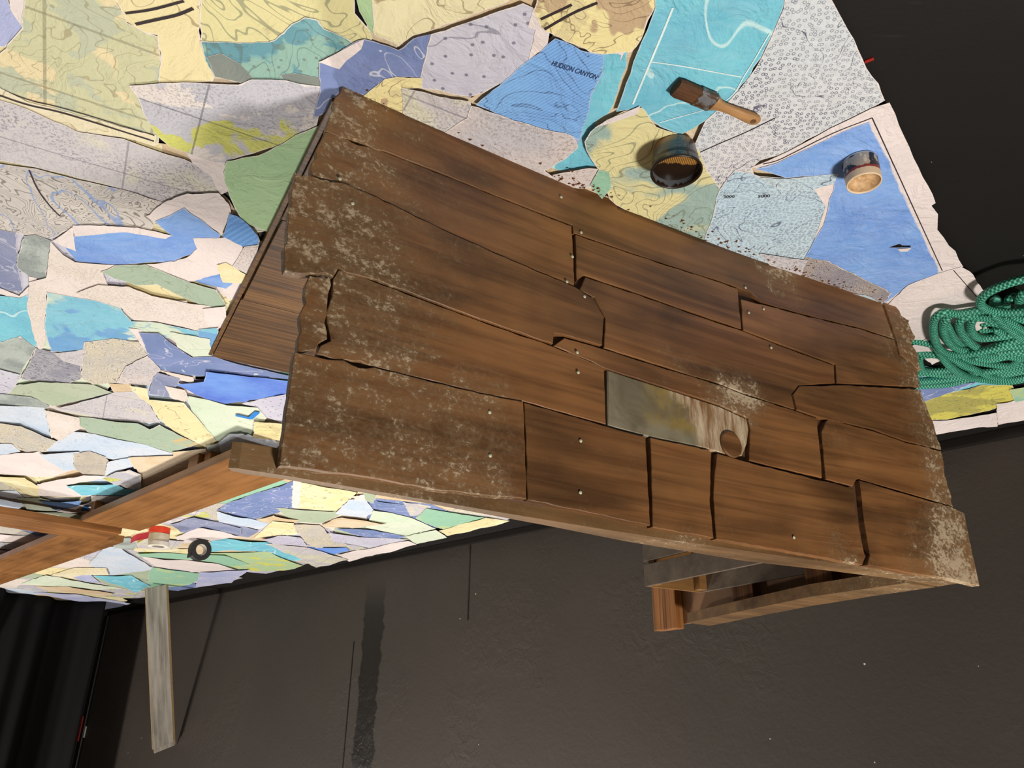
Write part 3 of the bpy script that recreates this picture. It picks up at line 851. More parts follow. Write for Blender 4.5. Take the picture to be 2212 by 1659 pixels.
# ------------------------------------------------------------------ the boat-bow set piece
PA = fl(740, 180); PB = fl(1900, 640)
PU = (PB - PA).normalized()
PV = Vector((-PU.y, PU.x, 0))                       # towards the camera
prop = empty('boat_hull_set_piece', tuple(PA), math.atan2(PU.y, PU.x))
tag(prop, 'large wooden ship hull set piece with brown stained, white flecked planks, standing on the maps', 'stage prop')
def bow(a):
    return 0.034 * math.sin(math.pi * min(max(a, 0), 1.7) / 1.7)
def loc_of(p):
    q = p - PA
    return Vector((q.dot(PU), q.dot(PV), q.z))
def facept(x, y):
    """photo pixel -> (along, height) on the gently bowed hull side"""
    d0 = 0.0
    for _ in range(4):
        d = ray(x, y)
        t = ((PA - PV * d0) - CAM).dot(PV) / d.dot(PV)
        q = loc_of(CAM + d * t)
        d0 = bow(q.x)
    return q.x, q.z
WEAR_SPOTS = [(1690, 605, .07, 1.7), (1640, 585, .04, 1.3), (1570, 855, .06, 1.6), (1620, 880, .05, 1.5), (1540, 900, .05, .9), (1320, 1000, .022, 1.8), (1830, 1195, .03, 1.7), (1800, 960, .06, .6), (2000, 1200, .1, 1.1),
              (1170, 670, .02, 1.1), (1180, 690, .03, .6), (1900, 740, .05, .7), (1460, 790, .06, .7), (1500, 640, .02, .9), (700, 540, .12, .25), (820, 700, .10, .4), (660, 430, .12, .25), (760, 250, .08, .3)]
WS = [(facept(x, y), r, k) for x, y, r, k in WEAR_SPOTS]
def sstep(x, lo, hi):
    t = min(1, max(0, (x - lo) / (hi - lo)))
    return t * t * (3 - 2 * t)
def wear(a, z):
    w_ = 0.95 * (1 - sstep(a, -0.05, 0.55)) + 1.35 * sstep(a, 1.57, 1.73)
    if z > 0.58: w_ = max(w_, 0.9 * (1 - sstep(a, 0.38, 0.46)))
    for (p, r, k) in WS:
        d2 = (a - p[0]) ** 2 + (z - p[1]) ** 2
        w_ += k * math.exp(-d2 / (r * r))
    return min(1.8, w_ + 0.25 * sstep(z, .74, .8))
def slab(name, poly, front, back, mat, parent, surf=None, jag=0.0, step=0.04, grid=0.09, bevel=0.003, wearf=None):
    """poly in (along, height); a plank-like slab with bevelled rim on the hull surface, y = towards the camera"""
    ring = []
    n0 = len(poly)
    for i in range(n0):
        a = Vector(poly[i]); b = Vector(poly[(i + 1) % n0])
        L = (b - a).length; k = max(1, int(L / step))
        nr = Vector((-(b - a).y, (b - a).x)) / max(L, 1e-6)
        for j in range(k):
            p = a.lerp(b, j / k)
            jj = jag(p.x, p.y) if callable(jag) else jag
            if j: p = p + nr * jj * (noise.noise(Vector((p.x * 31, p.y * 31, 0.7))) + 0.6 * noise.noise(Vector((p.x * 90, p.y * 90, 3.7))))
            ring.append(p)
    n = len(ring)
    ar = sum(ring[i].x * ring[(i + 1) % n].y - ring[(i + 1) % n].x * ring[i].y for i in range(n))
    if ar < 0: ring.reverse()
    rl = [(p.x, p.y) for p in ring]
    ins = []
    for i in range(n):
        d = ring[(i + 1) % n] - ring[i - 1]
        d = d.normalized() if d.length > 1e-9 else Vector((1, 0))
        ins.append(ring[i] + Vector((-d.y, d.x)) * bevel)
    inner = []
    x0, x1 = min(p.x for p in ring), max(p.x for p in ring)
    y0, y1 = min(p.y for p in ring), max(p.y for p in ring)
    y = y0 + grid * 0.5
    while y < y1:
        x = x0 + grid * 0.5
        while x < x1:
            if in_poly1(x, y, rl) and min((Vector((x, y)) - q).length for q in ring) > grid * 0.4: inner.append(Vector((x, y)))
            x += grid
        y += grid
    vo, eo, fo, ov, oe, of = delaunay_2d_cdt(ins + inner, [(i, (i + 1) % n) for i in range(n)], [], 1, 1e-7)
    f0 = surf or (lambda a: 0.0)
    V, F = [], []
    for v in vo: V.append((v.x, front - f0(v.x), v.y))
    nf = len(V)
    idx = {}
    for k, src in enumerate(ov):
        for s_ in src:
            if s_ < n: idx[s_] = k
    for f in fo:
        a, b, c = vo[f[0]], vo[f[1]], vo[f[2]]
        f = list(f)
        if (b - a).cross(c - a) > 0: f = f[::-1]
        # local y points at the camera, x along, z up: flip so the normal faces +y
        F.append(tuple(f))
    for p in ring: V.append((p.x, front - bevel * 0.8 - f0(p.x), p.y))
    for p in ring: V.append((p.x, back - f0(p.x), p.y))
    for i in range(n):
        j = (i + 1) % n
        if i in idx and j in idx: F.append((idx[i], idx[j], nf + j, nf + i))
        F.append((nf + i, nf + j, nf + n + j, nf + n + i))
    o = mesh_obj(name, V, F, mat, parent)
    bm = bmesh.new(); bm.from_mesh(o.data); bmesh.ops.recalc_face_normals(bm, faces=bm.faces); bm.to_mesh(o.data); bm.free()
    if wearf:
        at = o.data.attributes.new('wear', 'FLOAT', 'POINT')
        at.data.foreach_set('value', [wearf(v[0], v[2]) for v in V])
    return o
PLANKS = '''
.010|740,178 881,236 949,277 1150,364 1240,394 1519,509 1630,550 1763,599 1893,641 1925,734 1853,711 1717,678 1640,656 1617,635 1550,610 1235,507 1232,490 950,379 837,335 700,288 712,250 722,215
.007|700,290 837,337 950,381 1231,492 1235,560 1236,621 1099,565 950,499 812,431 738,401 672,386 668,370 680,330
.010|1239,511 1550,613 1588,627 1590,650 1596,713 1550,698 1380,639 1257,598 1241,610
.012|1595,650 1649,663 1717,681 1853,714 1925,737 1934,768 1972,780 1981,838 1850,832 1801,830 1799,790 1684,748 1600,716
.016|632,380 640,387 738,403 812,434 950,502 1099,568 1236,625 1275,650 1298,690 1294,750 1216,729 1190,724 1188,747 1030,694 810,611 728,584 716,604 665,597 612,590 610,560 620,480 625,430
.009|1260,602 1380,642 1550,702 1597,717 1684,751 1796,792 1798,830 1719,835 1704,854 1711,886 1600,851 1550,831 1300,754 1303,690 1280,646 1247,630
.013|1720,837 1820,835 1961,843 1982,846 1995,880 2015,940 2026,973 1950,955 1880,930 1766,905 1715,888 1707,855
.008|666,600 710,606 712,620 704,660 698,700 704,735 686,745 677,759 641,765 645,700 655,640
.009|717,607 728,588 810,615 1030,696 1191,752 1273,785 1296,796 1300,803 1304,919 1124,869 1030,851 950,831 820,799 680,768 690,750 712,740 704,700 709,660 717,622
.008|1215,733 1299,757 1550,834 1600,854 1713,890 1760,906 1761,932 1767,980 1770,1034 1620,998 1613,997 1616,930 1611,905 1550,877 1457,847 1311,801 1299,797 1275,784 1192,750
.010|1778,913 1784,907 1880,933 1950,958 2026,976 2030,990 2040,1050 2052,1097 1940,1063 1845,1036 1836,1052 1778,1037 1773,985 1769,935
.015|632,767 820,803 1030,854 1124,872 1128,960 1131,1081 950,1063 800,1036 600,1010 605,960 620,860
.012|1127,873 1305,924 1388,946 1393,1040 1398,1137 1260,1108 1134,1082 1131,960
.011|1399,948 1520,973 1530,979 1529,1020 1527,1080 1535,1164 1480,1154 1404,1140 1402,1040
.012|1543,982 1620,1004 1772,1041 1836,1057 1843,1120 1860,1198 1863,1203 1855,1222 1750,1202 1640,1183 1541,1166 1535,1080 1538,1020
.017|1848,1040 1940,1067 2054,1101 2074,1111 2085,1170 2106,1267 2038,1251 1950,1238 1864,1222 1870,1200 1858,1130
.014|1898,644 1922,656 1940,685 1955,700 1970,730 1962,747 1977,772 1983,802 1974,800 1937,768 1930,738
'''
def hull_jag(a, z):
    return 0.009 if (a < 0.12 and z < 0.6) or (a > 1.69 and z < 0.62) else 0.0016
for ln in PLANKS.strip().splitlines():
    fr, pts = ln.split('|')
    poly = [facept(*[float(v) for v in p.split(',')]) for p in pts.split()]
    poly = [(a, max(0.006, z)) for a, z in poly]
    slab('hull_plank', poly, 0.004 + float(fr) * 0.5, -0.008, M_HULL, prop, surf=bow, jag=hull_jag, step=0.013, grid=0.07, bevel=0.0013, wearf=wear)
# backing sheet added behind the planks to keep light from leaking through the gaps
back = [facept(x, y) for x, y in [(735, 240), (1880, 655), (1935, 790), (1975, 860), (2020, 1050), (2065, 1240), (1400, 1125), (700, 1015), (660, 780), (690, 620), (668, 580), (690, 420), (706, 330)]]
back = [(max(0.02, a), max(0.02, z)) for a, z in back]
slab('backing_sheet', back, -0.004, -0.020, M_BACKING, prop, surf=bow, grid=0.2, step=0.2)
# tarnished plate let into the planking, with a round plug
pp = [facept(x, y) for x, y in [(1309, 801), (1457, 848), (1550, 879), (1609, 906), (1614, 930), (1610, 960), (1600, 985), (1580, 988), (1520, 970), (1389, 943), (1309, 921)]]
po = slab('metal_plate', pp, 0.006, -0.008, M_PATCH, prop, surf=bow, step=0.05, grid=0.1)
po['label'] = 'tarnished grey and mustard plate let into the planks'
cx, cz = facept(1574, 962)
rr = facept(1596, 962)[0] - cx
vs_, fs = lathe([(0.0001, 0.008), (rr * 0.9, 0.008), (rr, 0.006), (rr, 0.0)], 28)
pl = mesh_obj('round_plug', [(x, z + 0.0, y) for x, y, z in vs_], fs, M_HULL, po)
pl.location = (cx, 0.003 - bow(cx), cz)
# pale screw heads
vs_, fs = lathe([(0.0001, 0.0016), (0.0028, 0.0014), (0.0038, 0.0)], 10)
sme = None
for x, y in [(1206, 432), (1249, 508), (1230, 560), (1218, 614), (1256, 646), (730, 394), (757, 447), (1603, 626), (1642, 672), (1610, 680), (1658, 755), (1240, 766), (1242, 809), (1247, 956), (1051, 895), (1052, 988), (1706, 1163), (1246, 1067)]:
    a, z = facept(x, y)
    if sme is None:
        so = mesh_obj('screw', [(px, pz, py) for px, py, pz in vs_], fs, M_GREY, prop, smooth=True); sme = so.data
    else:
        so = link(bpy.data.objects.new('screw', sme), prop)
    so.location = (a, 0.0125 - bow(a), z)
# rail boards along the top
def top_board(name, pts, z, thick, mat, wearf=None, parent=prop, jag=0.0):
    ring = [Vector((x, y, 0)) for x, y in pts]
    out = []
    for i, a in enumerate(ring):
        b = ring[(i + 1) % len(ring)]
        k = max(1, int((b - a).length / 0.03))
        for j in range(k):
            p = a.lerp(b, j / k)
            out.append((p.x, p.y))
    R = [Vector(p) for p in out]
    n = len(R)
    vo, eo, fo, ov, oe, of = delaunay_2d_cdt(R, [(i, (i + 1) % n) for i in range(n)], [], 1, 1e-7)
    V = [(v.x, v.y, z) for v in vo] + [(v.x, v.y, z - thick) for v in vo]
    m = len(vo)
    F = []
    for f in fo:
        F.append(tuple(f)); F.append(tuple(k + m for k in f)[::-1])
    idx = {}
    for k, src in enumerate(ov):
        for s_ in src: idx[s_] = k
    for i in range(n):
        a, b = idx[i], idx[(i + 1) % n]
        F.append((a, b, b + m, a + m))
    o = mesh_obj(name, V, F, mat, parent)
    bm = bmesh.new(); bm.from_mesh(o.data); bmesh.ops.recalc_face_normals(bm, faces=bm.faces); bm.to_mesh(o.data); bm.free()
    if wearf:
        at = o.data.attributes.new('wear', 'FLOAT', 'POINT')
        at.data.foreach_set('value', [wearf(v[0], v[1]) for v in V])
    return o
ZT = 0.805
def rail_wear(a, y):
    return max(0.9 * (1 - sstep(a, 0.3, 0.5)), 0.9 * math.exp(-((a - 0.82) / 0.13) ** 2), 1.0 * sstep(a, 1.1, 1.5) * (1 - sstep(-y, .25, .5)), 0.25)
RAIL_IN = [(623, 1027), (930, 1088), (1180, 1135), (1350, 1169), (1513, 1196), (1603, 1211), (1681, 1220), (1785, 1232), (1968, 1255)]
rail_out = [(-0.092, -0.014), (-0.078, -0.009)] + [(0.05 * k, -0.009 - bow(0.05 * k)) for k in range(0, 36)] + [(1.79, -0.012)]
rail_in = [tuple(loc_of(fl(x, y, ZT)).xy) for x, y in RAIL_IN]
rail_in = [(a, min(y, -0.03 - bow(a))) for a, y in rail_in]
top_board('front_rail', rail_out + [(1.80, -0.11)] + rail_in[::-1] + [(-0.06, -0.034), (-0.085, -0.028)], ZT, 0.042, M_CAP, rail_wear)
# inner side wall at the bow end, its rail, ribs and the end post
SIDE = [(1.765, 0.05), (1.775, 0.29), (1.80, 0.56), (1.862, 0.90), (1.892, 1.17), (1.892, 1.385)]
def side_a(d):
    for (a0, d0), (a1, d1) in zip(SIDE, SIDE[1:]):
        if d <= d1: return a0 + (a1 - a0) * (d - d0) / (d1 - d0)
    return SIDE[-1][0]
def wall_strip(name, off, thick, z0, z1, mat):
    V, F = [], []
    n = 28
    for k in range(n + 1):
        d = 0.05 + (1.385 - 0.05) * k / n
        a = side_a(d) + off
        V += [(a, -d, z0), (a + thick, -d, z0), (a + thick, -d, z1), (a, -d, z1)]
        if k:
            b = 4 * k
            for q in range(4): F.append((b - 4 + q, b - 4 + (q + 1) % 4, b + (q + 1) % 4, b + q))
    F += [(0, 1, 2, 3), (4 * n + 3, 4 * n + 2, 4 * n + 1, 4 * n)]
    o = mesh_obj(name, V, F, mat, prop)
    bm = bmesh.new(); bm.from_mesh(o.data); bmesh.ops.recalc_face_normals(bm, faces=bm.faces); bm.to_mesh(o.data); bm.free()
    return o
wall_strip('side_wall', 0.0, 0.016, 0.0, ZT - 0.008, M_INNER)
wall_strip('side_wall_skin', 0.0165, 0.008, 0.0, ZT - 0.045, M_DECK)
top_board('side_rail', [(1.667, -0.112), (1.660, -0.42), (1.736, -0.78), (1.821, -1.139), (1.925, -1.165), (1.96, -1.173), (1.88, -0.83), (1.823, -0.562), (1.796, -0.287), (1.792, -0.112)], ZT + 0.002, 0.036, M_CAP, lambda a, y: 1.0 - sstep(-y, .15, .6))
for d in (0.83, 0.45, 0.20):
    a = side_a(d)
    bm_obj('rib', box_bm(a - 0.046, a - 0.004, -d - 0.05, -d + 0.05, 0.032, ZT - 0.036, 0.003), M_POST, prop)
bm_obj('end_post', box_bm(1.849, 1.889, -1.377, -1.238, 0.0, ZT + 0.012, 0.004), M_POST, prop)
# deck boards under everything
nb = 3
DW = 1.395
for k in range(nb):
    y1 = -0.022 - (DW - 0.022) * k / nb
    y0 = -0.022 - (DW - 0.022) * (k + 1) / nb
    bm_obj('deck_board', box_bm(0.004 + 0.004 * (k % 2), 1.79, y0 + 0.0015, y1 - 0.0015, 0.0, 0.030, 0.002), M_DECK, prop)
# stern batten under the deck edge
bm_obj('deck_edge', box_bm(-0.010, 0.002, -DW, -0.03, 0.0, 0.026, 0.002), M_DECK, prop)

# ------------------------------------------------------------------ slatted crate inside the hull
crate = empty('slatted_crate', tuple(PA + PU * 1.495 - PV * 0.985 + Vector((0, 0, 0.031))), math.atan2(PU.y, PU.x))
tag(crate, 'tall grey slatted wooden crate standing inside the hull against its side wall', 'crate')
CW, CL, CH = 0.262, 0.62, 0.689
for (x0, x1, y0, y1) in ((0.012, 0.045, 0.012, 0.045), (CW - 0.045, CW - 0.012, 0.012, 0.045), (0.012, 0.045, CL - 0.045, CL - 0.012), (CW - 0.045, CW - 0.012, CL - 0.045, CL - 0.012)):
    bm_obj('corner_post', box_bm(x0, x1, y0, y1, 0.0, CH - 0.004, 0.002), M_CRATEIN, crate)
pitch = CH / 8.0
first = {}
for k in range(8):
    z0 = k * pitch + 0.012; z1 = (k + 1) * pitch
    for side_, (x0, x1, y0, y1) in dict(near=(0, 0.012, 0, CL), far=(CW - 0.012, CW, 0, CL), end=(0.012, CW - 0.012, 0, 0.012), end2=(0.012, CW - 0.012, CL - 0.012, CL)).items():
        if side_ not in first:
            so = bm_obj('slat', box_bm(x0, x1, y0, y1, 0, pitch - 0.012, 0.0015), M_CRATEIN if side_ == 'end' else M_CRATE, crate); first[side_] = so.data
        else:
            so = link(bpy.data.objects.new('slat', first[side_]), crate)
        so.location = (0, 0, z0)
bm_obj('crate_floor', box_bm(0.012, CW - 0.012, 0.012, CL - 0.012, 0.0, 0.011), M_CRATE, crate)

# ------------------------------------------------------------------ orange timbers laid as a low cross on short blocks
cross = empty('timber_cross', tuple(wp(4.9, 1.6)), WROT)
tag(cross, 'orange stained timber planks joined as a low cross resting on short blocks', 'timber frame')
def cbox(name, a0, a1, n0, n1, z0, z1, mat=M_TIMBER, bev=0.004):
    return bm_obj(name, box_bm(a0 - 4.9, a1 - 4.9, n0 - 1.6, n1 - 1.6, z0, z1, bev), mat, cross)
cbox('plank', 3.00, 4.84, 1.42, 1.755, 0.100, 0.140)
M_TIMBERY = wood_mat('orange_timber_across', (120, 77, 38), (148, 98, 52), (158, 107, 60), sy=34, axis=1, grain=0.45, rough=0.4)
cbox('plank', 4.86, 5.20, 0.10, 1.66, 0.126, 0.170, M_TIMBERY)
cbox('plank', 5.20, 8.0, 1.45, 1.80, 0.110, 0.152)
cbox('block', 3.44, 3.54, 1.44, 1.53, 0.011, 0.100, M_TIMBER)
cbox('block', 3.36, 3.42, 1.46, 1.55, 0.011, 0.100, M_TIMBER)
cbox('block', 4.70, 4.76, 1.43, 1.47, 0.011, 0.100, M_TIMBER)
cbox('block', 4.80, 4.84, 1.62, 1.72, 0.011, 0.100, M_TIMBER)
cbox('block', 4.90, 5.00, 0.30, 0.40, 0.011, 0.126, M_TIMBER)
cbox('block', 5.05, 5.15, 1.50, 1.60, 0.011, 0.126, M_TIMBER)
cbox('block', 7.50, 7.60, 1.50, 1.60, 0.011, 0.110, M_TIMBER)

# ------------------------------------------------------------------ laminate floor planks leaning on the wall
LR = fl(353, 1257)
_d = ray(369, 1608); _t = (WALL_OFF - 0.052) / _d.dot(WN)          # where the top meets the wall
_t = ((WALL_OFF - 0.052) - CAM.dot(WN)) / _d.dot(WN)
LT = CAM + _d * _t
lax = (LT - LR).normalized(); LEN = (LT - LR).length
_d = ray(307, 1268); LQ = CAM + _d * (lax.dot(LR - CAM) / lax.dot(_d))
lw = (LQ - LR).normalized(); W_ = (LQ - LR).length
ln_ = lw.cross(lax)                                                  # towards the room
if ln_.y > 0: ln_ = -ln_
names = ['front grey laminate floor plank of the stack leaning on the black wall', 'second grey laminate floor plank from the front of the leaning stack',
         'third grey laminate floor plank from the front of the leaning stack', 'rearmost grey laminate floor plank of the leaning stack, standing slightly taller']
T_ = 0.011
lm = Matrix((lw, -ln_, lax)).transposed()
for k in range(4):
    root = empty('laminate_plank', (0, 0, 0))
    root.matrix_world = Matrix.Translation(LR - ln_ * (T_ + 0.0012) * (k - 5.2) + lax * (0.012 + 0.003 * k) - lw * 0.010 * k) @ lm.to_4x4()
    tag(root, names[k], 'floor plank', 'laminate planks leaning on the wall')
    ll = LEN - 0.06 + (0.05 if k == 3 else 0.004 * k)
    bm_obj('board', box_bm(0.004, W_ - 0.004, 0, T_, 0, ll, 0.0012), M_LAM, root)
    bm_obj('tongue', box_bm(-0.005, 0.004, T_ * 0.35, T_ * 0.65, 0.006, ll - 0.006), M_LAMEDGE, root)
    bm_obj('groove_edge', box_bm(W_ - 0.004, W_, T_ * 0.1, T_ * 0.9, 0.006, ll - 0.006), M_LAMEDGE, root)

# ------------------------------------------------------------------ black stage curtain at the end of the wall
def curtain():
    V, F = [], []
    nu, nz = 150, 14
    path = []
    for i in range(nu + 1):
        t = i / nu
        n_ = 3.16 - 3.6 * t
        a = 9.42 + 0.12 * math.sin(n_ * 9.5) + 0.05 * math.sin(n_ * 23 + 1)
        a -= 0.45 * math.exp(-((n_ - 2.10) / 0.14) ** 2)
        path.append((a, n_))
    for j in range(nz + 1):
        h = j / nz
        z = 0.012 + 3.9 * h ** 1.3
        for (a, n_) in path:
            bulge = max(0, 0.45 * math.exp(-((n_ - 2.10) / 0.14) ** 2)) * min(1, z / 1.0)
            p = wp(a + bulge, n_, z)
            V.append(p)
    for j in range(nz):
        for i in range(nu):
            k = j * (nu + 1) + i
            F.append((k, k + 1, k + nu + 2, k + nu + 1))
    o = mesh_obj('stage_curtain', V, F, M_CURT, smooth=True)
    md = o.modifiers.new('cloth_thickness', 'SOLIDIFY'); md.thickness = 0.006; md.offset = 0
    return tag(o, 'heavy black stage curtain hanging in folds at the far end of the wall', 'curtain')
curtain()

# ------------------------------------------------------------------ paint pot, paint cup and brush
def pot_mat():
    t = NT('dark_plastic_pot'); v = t.obj()
    x = t.node('ShaderNodeSeparateXYZ', i_0=v).outputs
    n = t.noise(v, 30, 4, 0.6)
    ang_ = t.math('ARCTAN2', x[1], x[0])
    rows = t.math('PINGPONG', t.math('MULTIPLY', x[2], 220.0), 0.5)
    cols = t.math('PINGPONG', t.math('MULTIPLY', ang_, 34.0), 0.5)
    lab = t.math('MULTIPLY', t.smooth(ang_, -2.35, -2.30), t.smooth(ang_, -1.42, -1.38, 1, 0))
    pr = t.math('MULTIPLY', t.math('MULTIPLY', t.smooth(rows, 0.22, 0.3), t.smooth(t.noise(v, 260, 2), 0.45, 0.55)), lab)
    c = t.mix(n, lin((74, 78, 82)), lin((104, 104, 104)))
    c = t.mix(t.smooth(x[2], 0.020, 0.008), c, lin((150, 116, 90)))
    c = t.mix(pr, c, lin((28, 28, 34)))
    drip = t.smooth(t.math('ADD', x[2], t.math('MULTIPLY', t.noise(t.mapping(v, scale=(1, 1, 0.15)), 40, 3), 0.05)), 0.078, 0.084)
    c = t.mix(drip, c, lin((36, 24, 14)))
    return t.done(c, 0.32, None, 0.5)
M_POT = pot_mat()
def stain_mat():
    t = NT('dark_stain'); v = t.obj()
    x = t.node('ShaderNodeSeparateXYZ', i_0=v).outputs
    n = t.noise(v, 50, 4, 0.6)
    k = t.smooth(t.math('ADD', x[1], t.math('MULTIPLY', n, 0.03)), 0.010, 0.006)
    ribs = t.math('PINGPONG', t.math('MULTIPLY', x[0], 260.0), 0.5)
    gold = t.mix(t.smooth(ribs, 0.15, 0.4), lin((92, 62, 24)), lin((168, 122, 62)))
    c = t.mix(k, lin((28, 18, 10)), gold)
    return t.done(c, 0.25, t.bump(n, 0.1, 0.002), 0.5)
def on_paper(x, y):
    p = fl(x, y)
    return Vector((p.x, p.y, paper_z(p.x, p.y) + 0.0012))
pot = empty('stain_pot', tuple(on_paper(1455, 304)))
tag(pot, 'small dark plastic pot of brown wood stain standing on the maps beside the brush', 'paint pot')
R0, R1, HH = 0.0445, 0.0535, 0.066
vs_, fs = lathe([(0.0001, 0.0), (R0 - 0.002, 0.0), (R0, 0.002), (R0 + 0.004, HH * 0.5), (R1 - 0.002, HH * 0.9), (R1, HH * 0.93), (R1 + 0.001, HH * 0.98), (R1 - 0.001, HH), (R1 - 0.003, HH - 0.001), (R1 - 0.004, HH * 0.9), (R0 + 0.002, HH * 0.4), (R0 - 0.003, 0.004), (0.0001, 0.004)], 48, 0.004)
mesh_obj('pot_body', vs_, fs, M_POT, pot, smooth=True)
vs_, fs = lathe([(0.0001, 0.0), (0.02, 0.0004), (0.0475, 0.0)], 40)
so = mesh_obj('stain', vs_, fs, stain_mat(), pot, smooth=True); so.location = (0, 0, HH * 0.72)
M_RIMST = plain('wet_stain', (34, 22, 13), 0.2, 0.6)
vs_, fs = lathe([(R1 - 0.0035, HH * 0.60), (R1 - 0.0032, HH - 0.002), (R1 - 0.001, HH + 0.0006), (R1 + 0.0012, HH - 0.004)], 48, 0.004)
mesh_obj('stained_rim', vs_, fs, M_RIMST, pot, smooth=True)

def cup_mat():
    t = NT('paint_spattered_cup'); v = t.obj()
    x = t.node('ShaderNodeSeparateXYZ', i_0=v).outputs
    n = t.noise(v, 34, 4, 0.6, 0.5); n2 = t.noise(t.mapping(v, scale=(1, 1, 0.45)), 75, 4, 0.6)
    c = lin((24, 23, 28))
    c = t.mix(t.smooth(n, 0.50, 0.53), c, lin((176, 160, 140)))
    c = t.mix(t.smooth(t.noise(t.mapping(v, loc=(3, 1, 2)), 26, 3), 0.60, 0.63), c, lin((176, 108, 52)))
    c = t.mix(t.smooth(n2, 0.63, 0.66, 0, 0.9), c, lin((214, 200, 170)))
    zz = t.math('ADD', x[2], t.math('MULTIPLY', n2, 0.010))
    c = t.mix(t.smooth(zz, 0.040, 0.042), c, lin((136, 44, 36)))
    c = t.mix(t.smooth(zz, 0.046, 0.048), c, lin((218, 192, 158)))
    c = t.mix(t.smooth(x[2], 0.0045, 0.003), c, lin((226, 218, 206)))
    return t.done(c, 0.4, t.bump(n2, 0.25, 0.002), 0.4)
cup = empty('paint_cup', tuple(on_paper(1853, 330)))
tag(cup, 'small paint spattered black and cream cup with dried cream paint, on the blue map', 'paint cup')
CR = 0.0365; CH_ = 0.060
vs_, fs = lathe([(0.0001, 0), (CR - 0.003, 0), (CR - 0.0005, 0.001), (CR, 0.004), (CR, CH_ * 0.5), (CR - 0.0005, CH_ - 0.003), (CR - 0.001, CH_), (CR - 0.003, CH_), (CR - 0.004, CH_ - 0.004), (CR - 0.006, 0.012)], 40, 0.006)
mesh_obj('cup_wall', vs_, fs, cup_mat(), cup, smooth=True)
vs_, fs = lathe([(CR - 0.0042, CH_ - 0.003), (CR - 0.010, CH_ - 0.014), (CR - 0.018, CH_ - 0.020), (0.0001, CH_ - 0.022)], 40, 0.02)
t = NT('dried_cream_paint'); v_ = t.obj(); nn = t.noise(v_, 40, 5, 0.65, 0.8)
mesh_obj('dried_paint', vs_, fs, t.done(t.mix(t.smooth(nn, 0.3, 0.7), lin((160, 124, 84)), lin((210, 176, 132))), 0.5, t.bump(nn, 0.4, 0.004), 0.3), cup, smooth=True)

# brush: bristles, ferrule, handle with a hanging hole
b0 = on_paper(1457, 162); b1 = on_paper(1636, 238)
bd_ = Vector((b1.x - b0.x, b1.y - b0.y, 0)); BL = bd_.length
brush = empty('paint_brush', (b0.x, b0.y, max(b0.z, b1.z, on_paper(1540, 200).z) + 0.001), math.atan2(bd_.y, bd_.x))
tag(brush, 'worn wooden paint brush with brown stained bristles lying across turquoise and ringed maps', 'paint brush')
def loft(sections, seg=16):
    V, F = [], []
    for (x, hw, hh, zc) in sections:
        for k in range(seg):
            a = 2 * math.pi * k / seg
            ca, sa = math.cos(a), math.sin(a)
            e = 0.6
            V.append((x, hw * math.copysign(abs(ca) ** e, ca), zc + hh * math.copysign(abs(sa) ** e, sa)))
    for i in range(len(sections) - 1):
        for k in range(seg):
            F.append((i * seg + k, i * seg + (k + 1) % seg, (i + 1) * seg + (k + 1) % seg, (i + 1) * seg + k))
    F.append(tuple(range(seg))[::-1]); F.append(tuple((len(sections) - 1) * seg + k for k in range(seg)))
    return V, F
M_BRIS = wood_mat('stained_bristles', (62, 40, 22), (104, 66, 36), (120, 80, 46), sx=6, sy=240, grain=0.8, rough=0.8)
t = NT('stained_ferrule'); v_ = t.obj(); nn = t.noise(v_, 60, 5, 0.65, 0.6)
M_FERR = t.done(t.mix(t.smooth(nn, 0.42, 0.6), lin((70, 46, 28)), lin((104, 104, 104))), 0.35, t.bump(nn, 0.2, 0.002), 0.5)
V, F = loft([(0.0, 0.019, 0.008, 0.010), (0.01, 0.021, 0.0095, 0.0105), (0.035, 0.0205, 0.009, 0.010), (0.052, 0.020, 0.009, 0.010)])
mesh_obj('bristles', V, F, M_BRIS, brush, smooth=False)
V, F = loft([(0.050, 0.0212, 0.0098, 0.010), (0.053, 0.0216, 0.010, 0.010), (0.060, 0.0212, 0.0096, 0.010), (0.084, 0.0212, 0.0096, 0.010), (0.087, 0.0216, 0.010, 0.010), (0.090, 0.0205, 0.0092, 0.010)])
mesh_obj('ferrule', V, F, M_FERR, brush, smooth=False)
V, F = loft([(0.088, 0.019, 0.0085, 0.010), (0.096, 0.017, 0.008, 0.010), (0.104, 0.012, 0.0072, 0.010), (0.115, 0.0098, 0.0068, 0.010), (0.135, 0.0095, 0.0066, 0.0095), (0.160, 0.0112, 0.0068, 0.009), (BL - 0.026, 0.0130, 0.0066, 0.009), (BL - 0.010, 0.0125, 0.0062, 0.009), (BL - 0.003, 0.0085, 0.005, 0.009), (BL, 0.004, 0.003, 0.009)])
mesh_obj('handle', V, F, M_BRUSHH, brush, smooth=True)
vs_, fs = lathe([(0.0001, 0.0), (0.0040, 0.0), (0.0052, 0.0006), (0.0060, 0.0)], 20)
ho = mesh_obj('hanging_hole', vs_, fs, plain('hole_shade_brown', (96, 66, 36), 0.8), brush, smooth=True); ho.location = (BL - 0.016, 0, 0.0157)

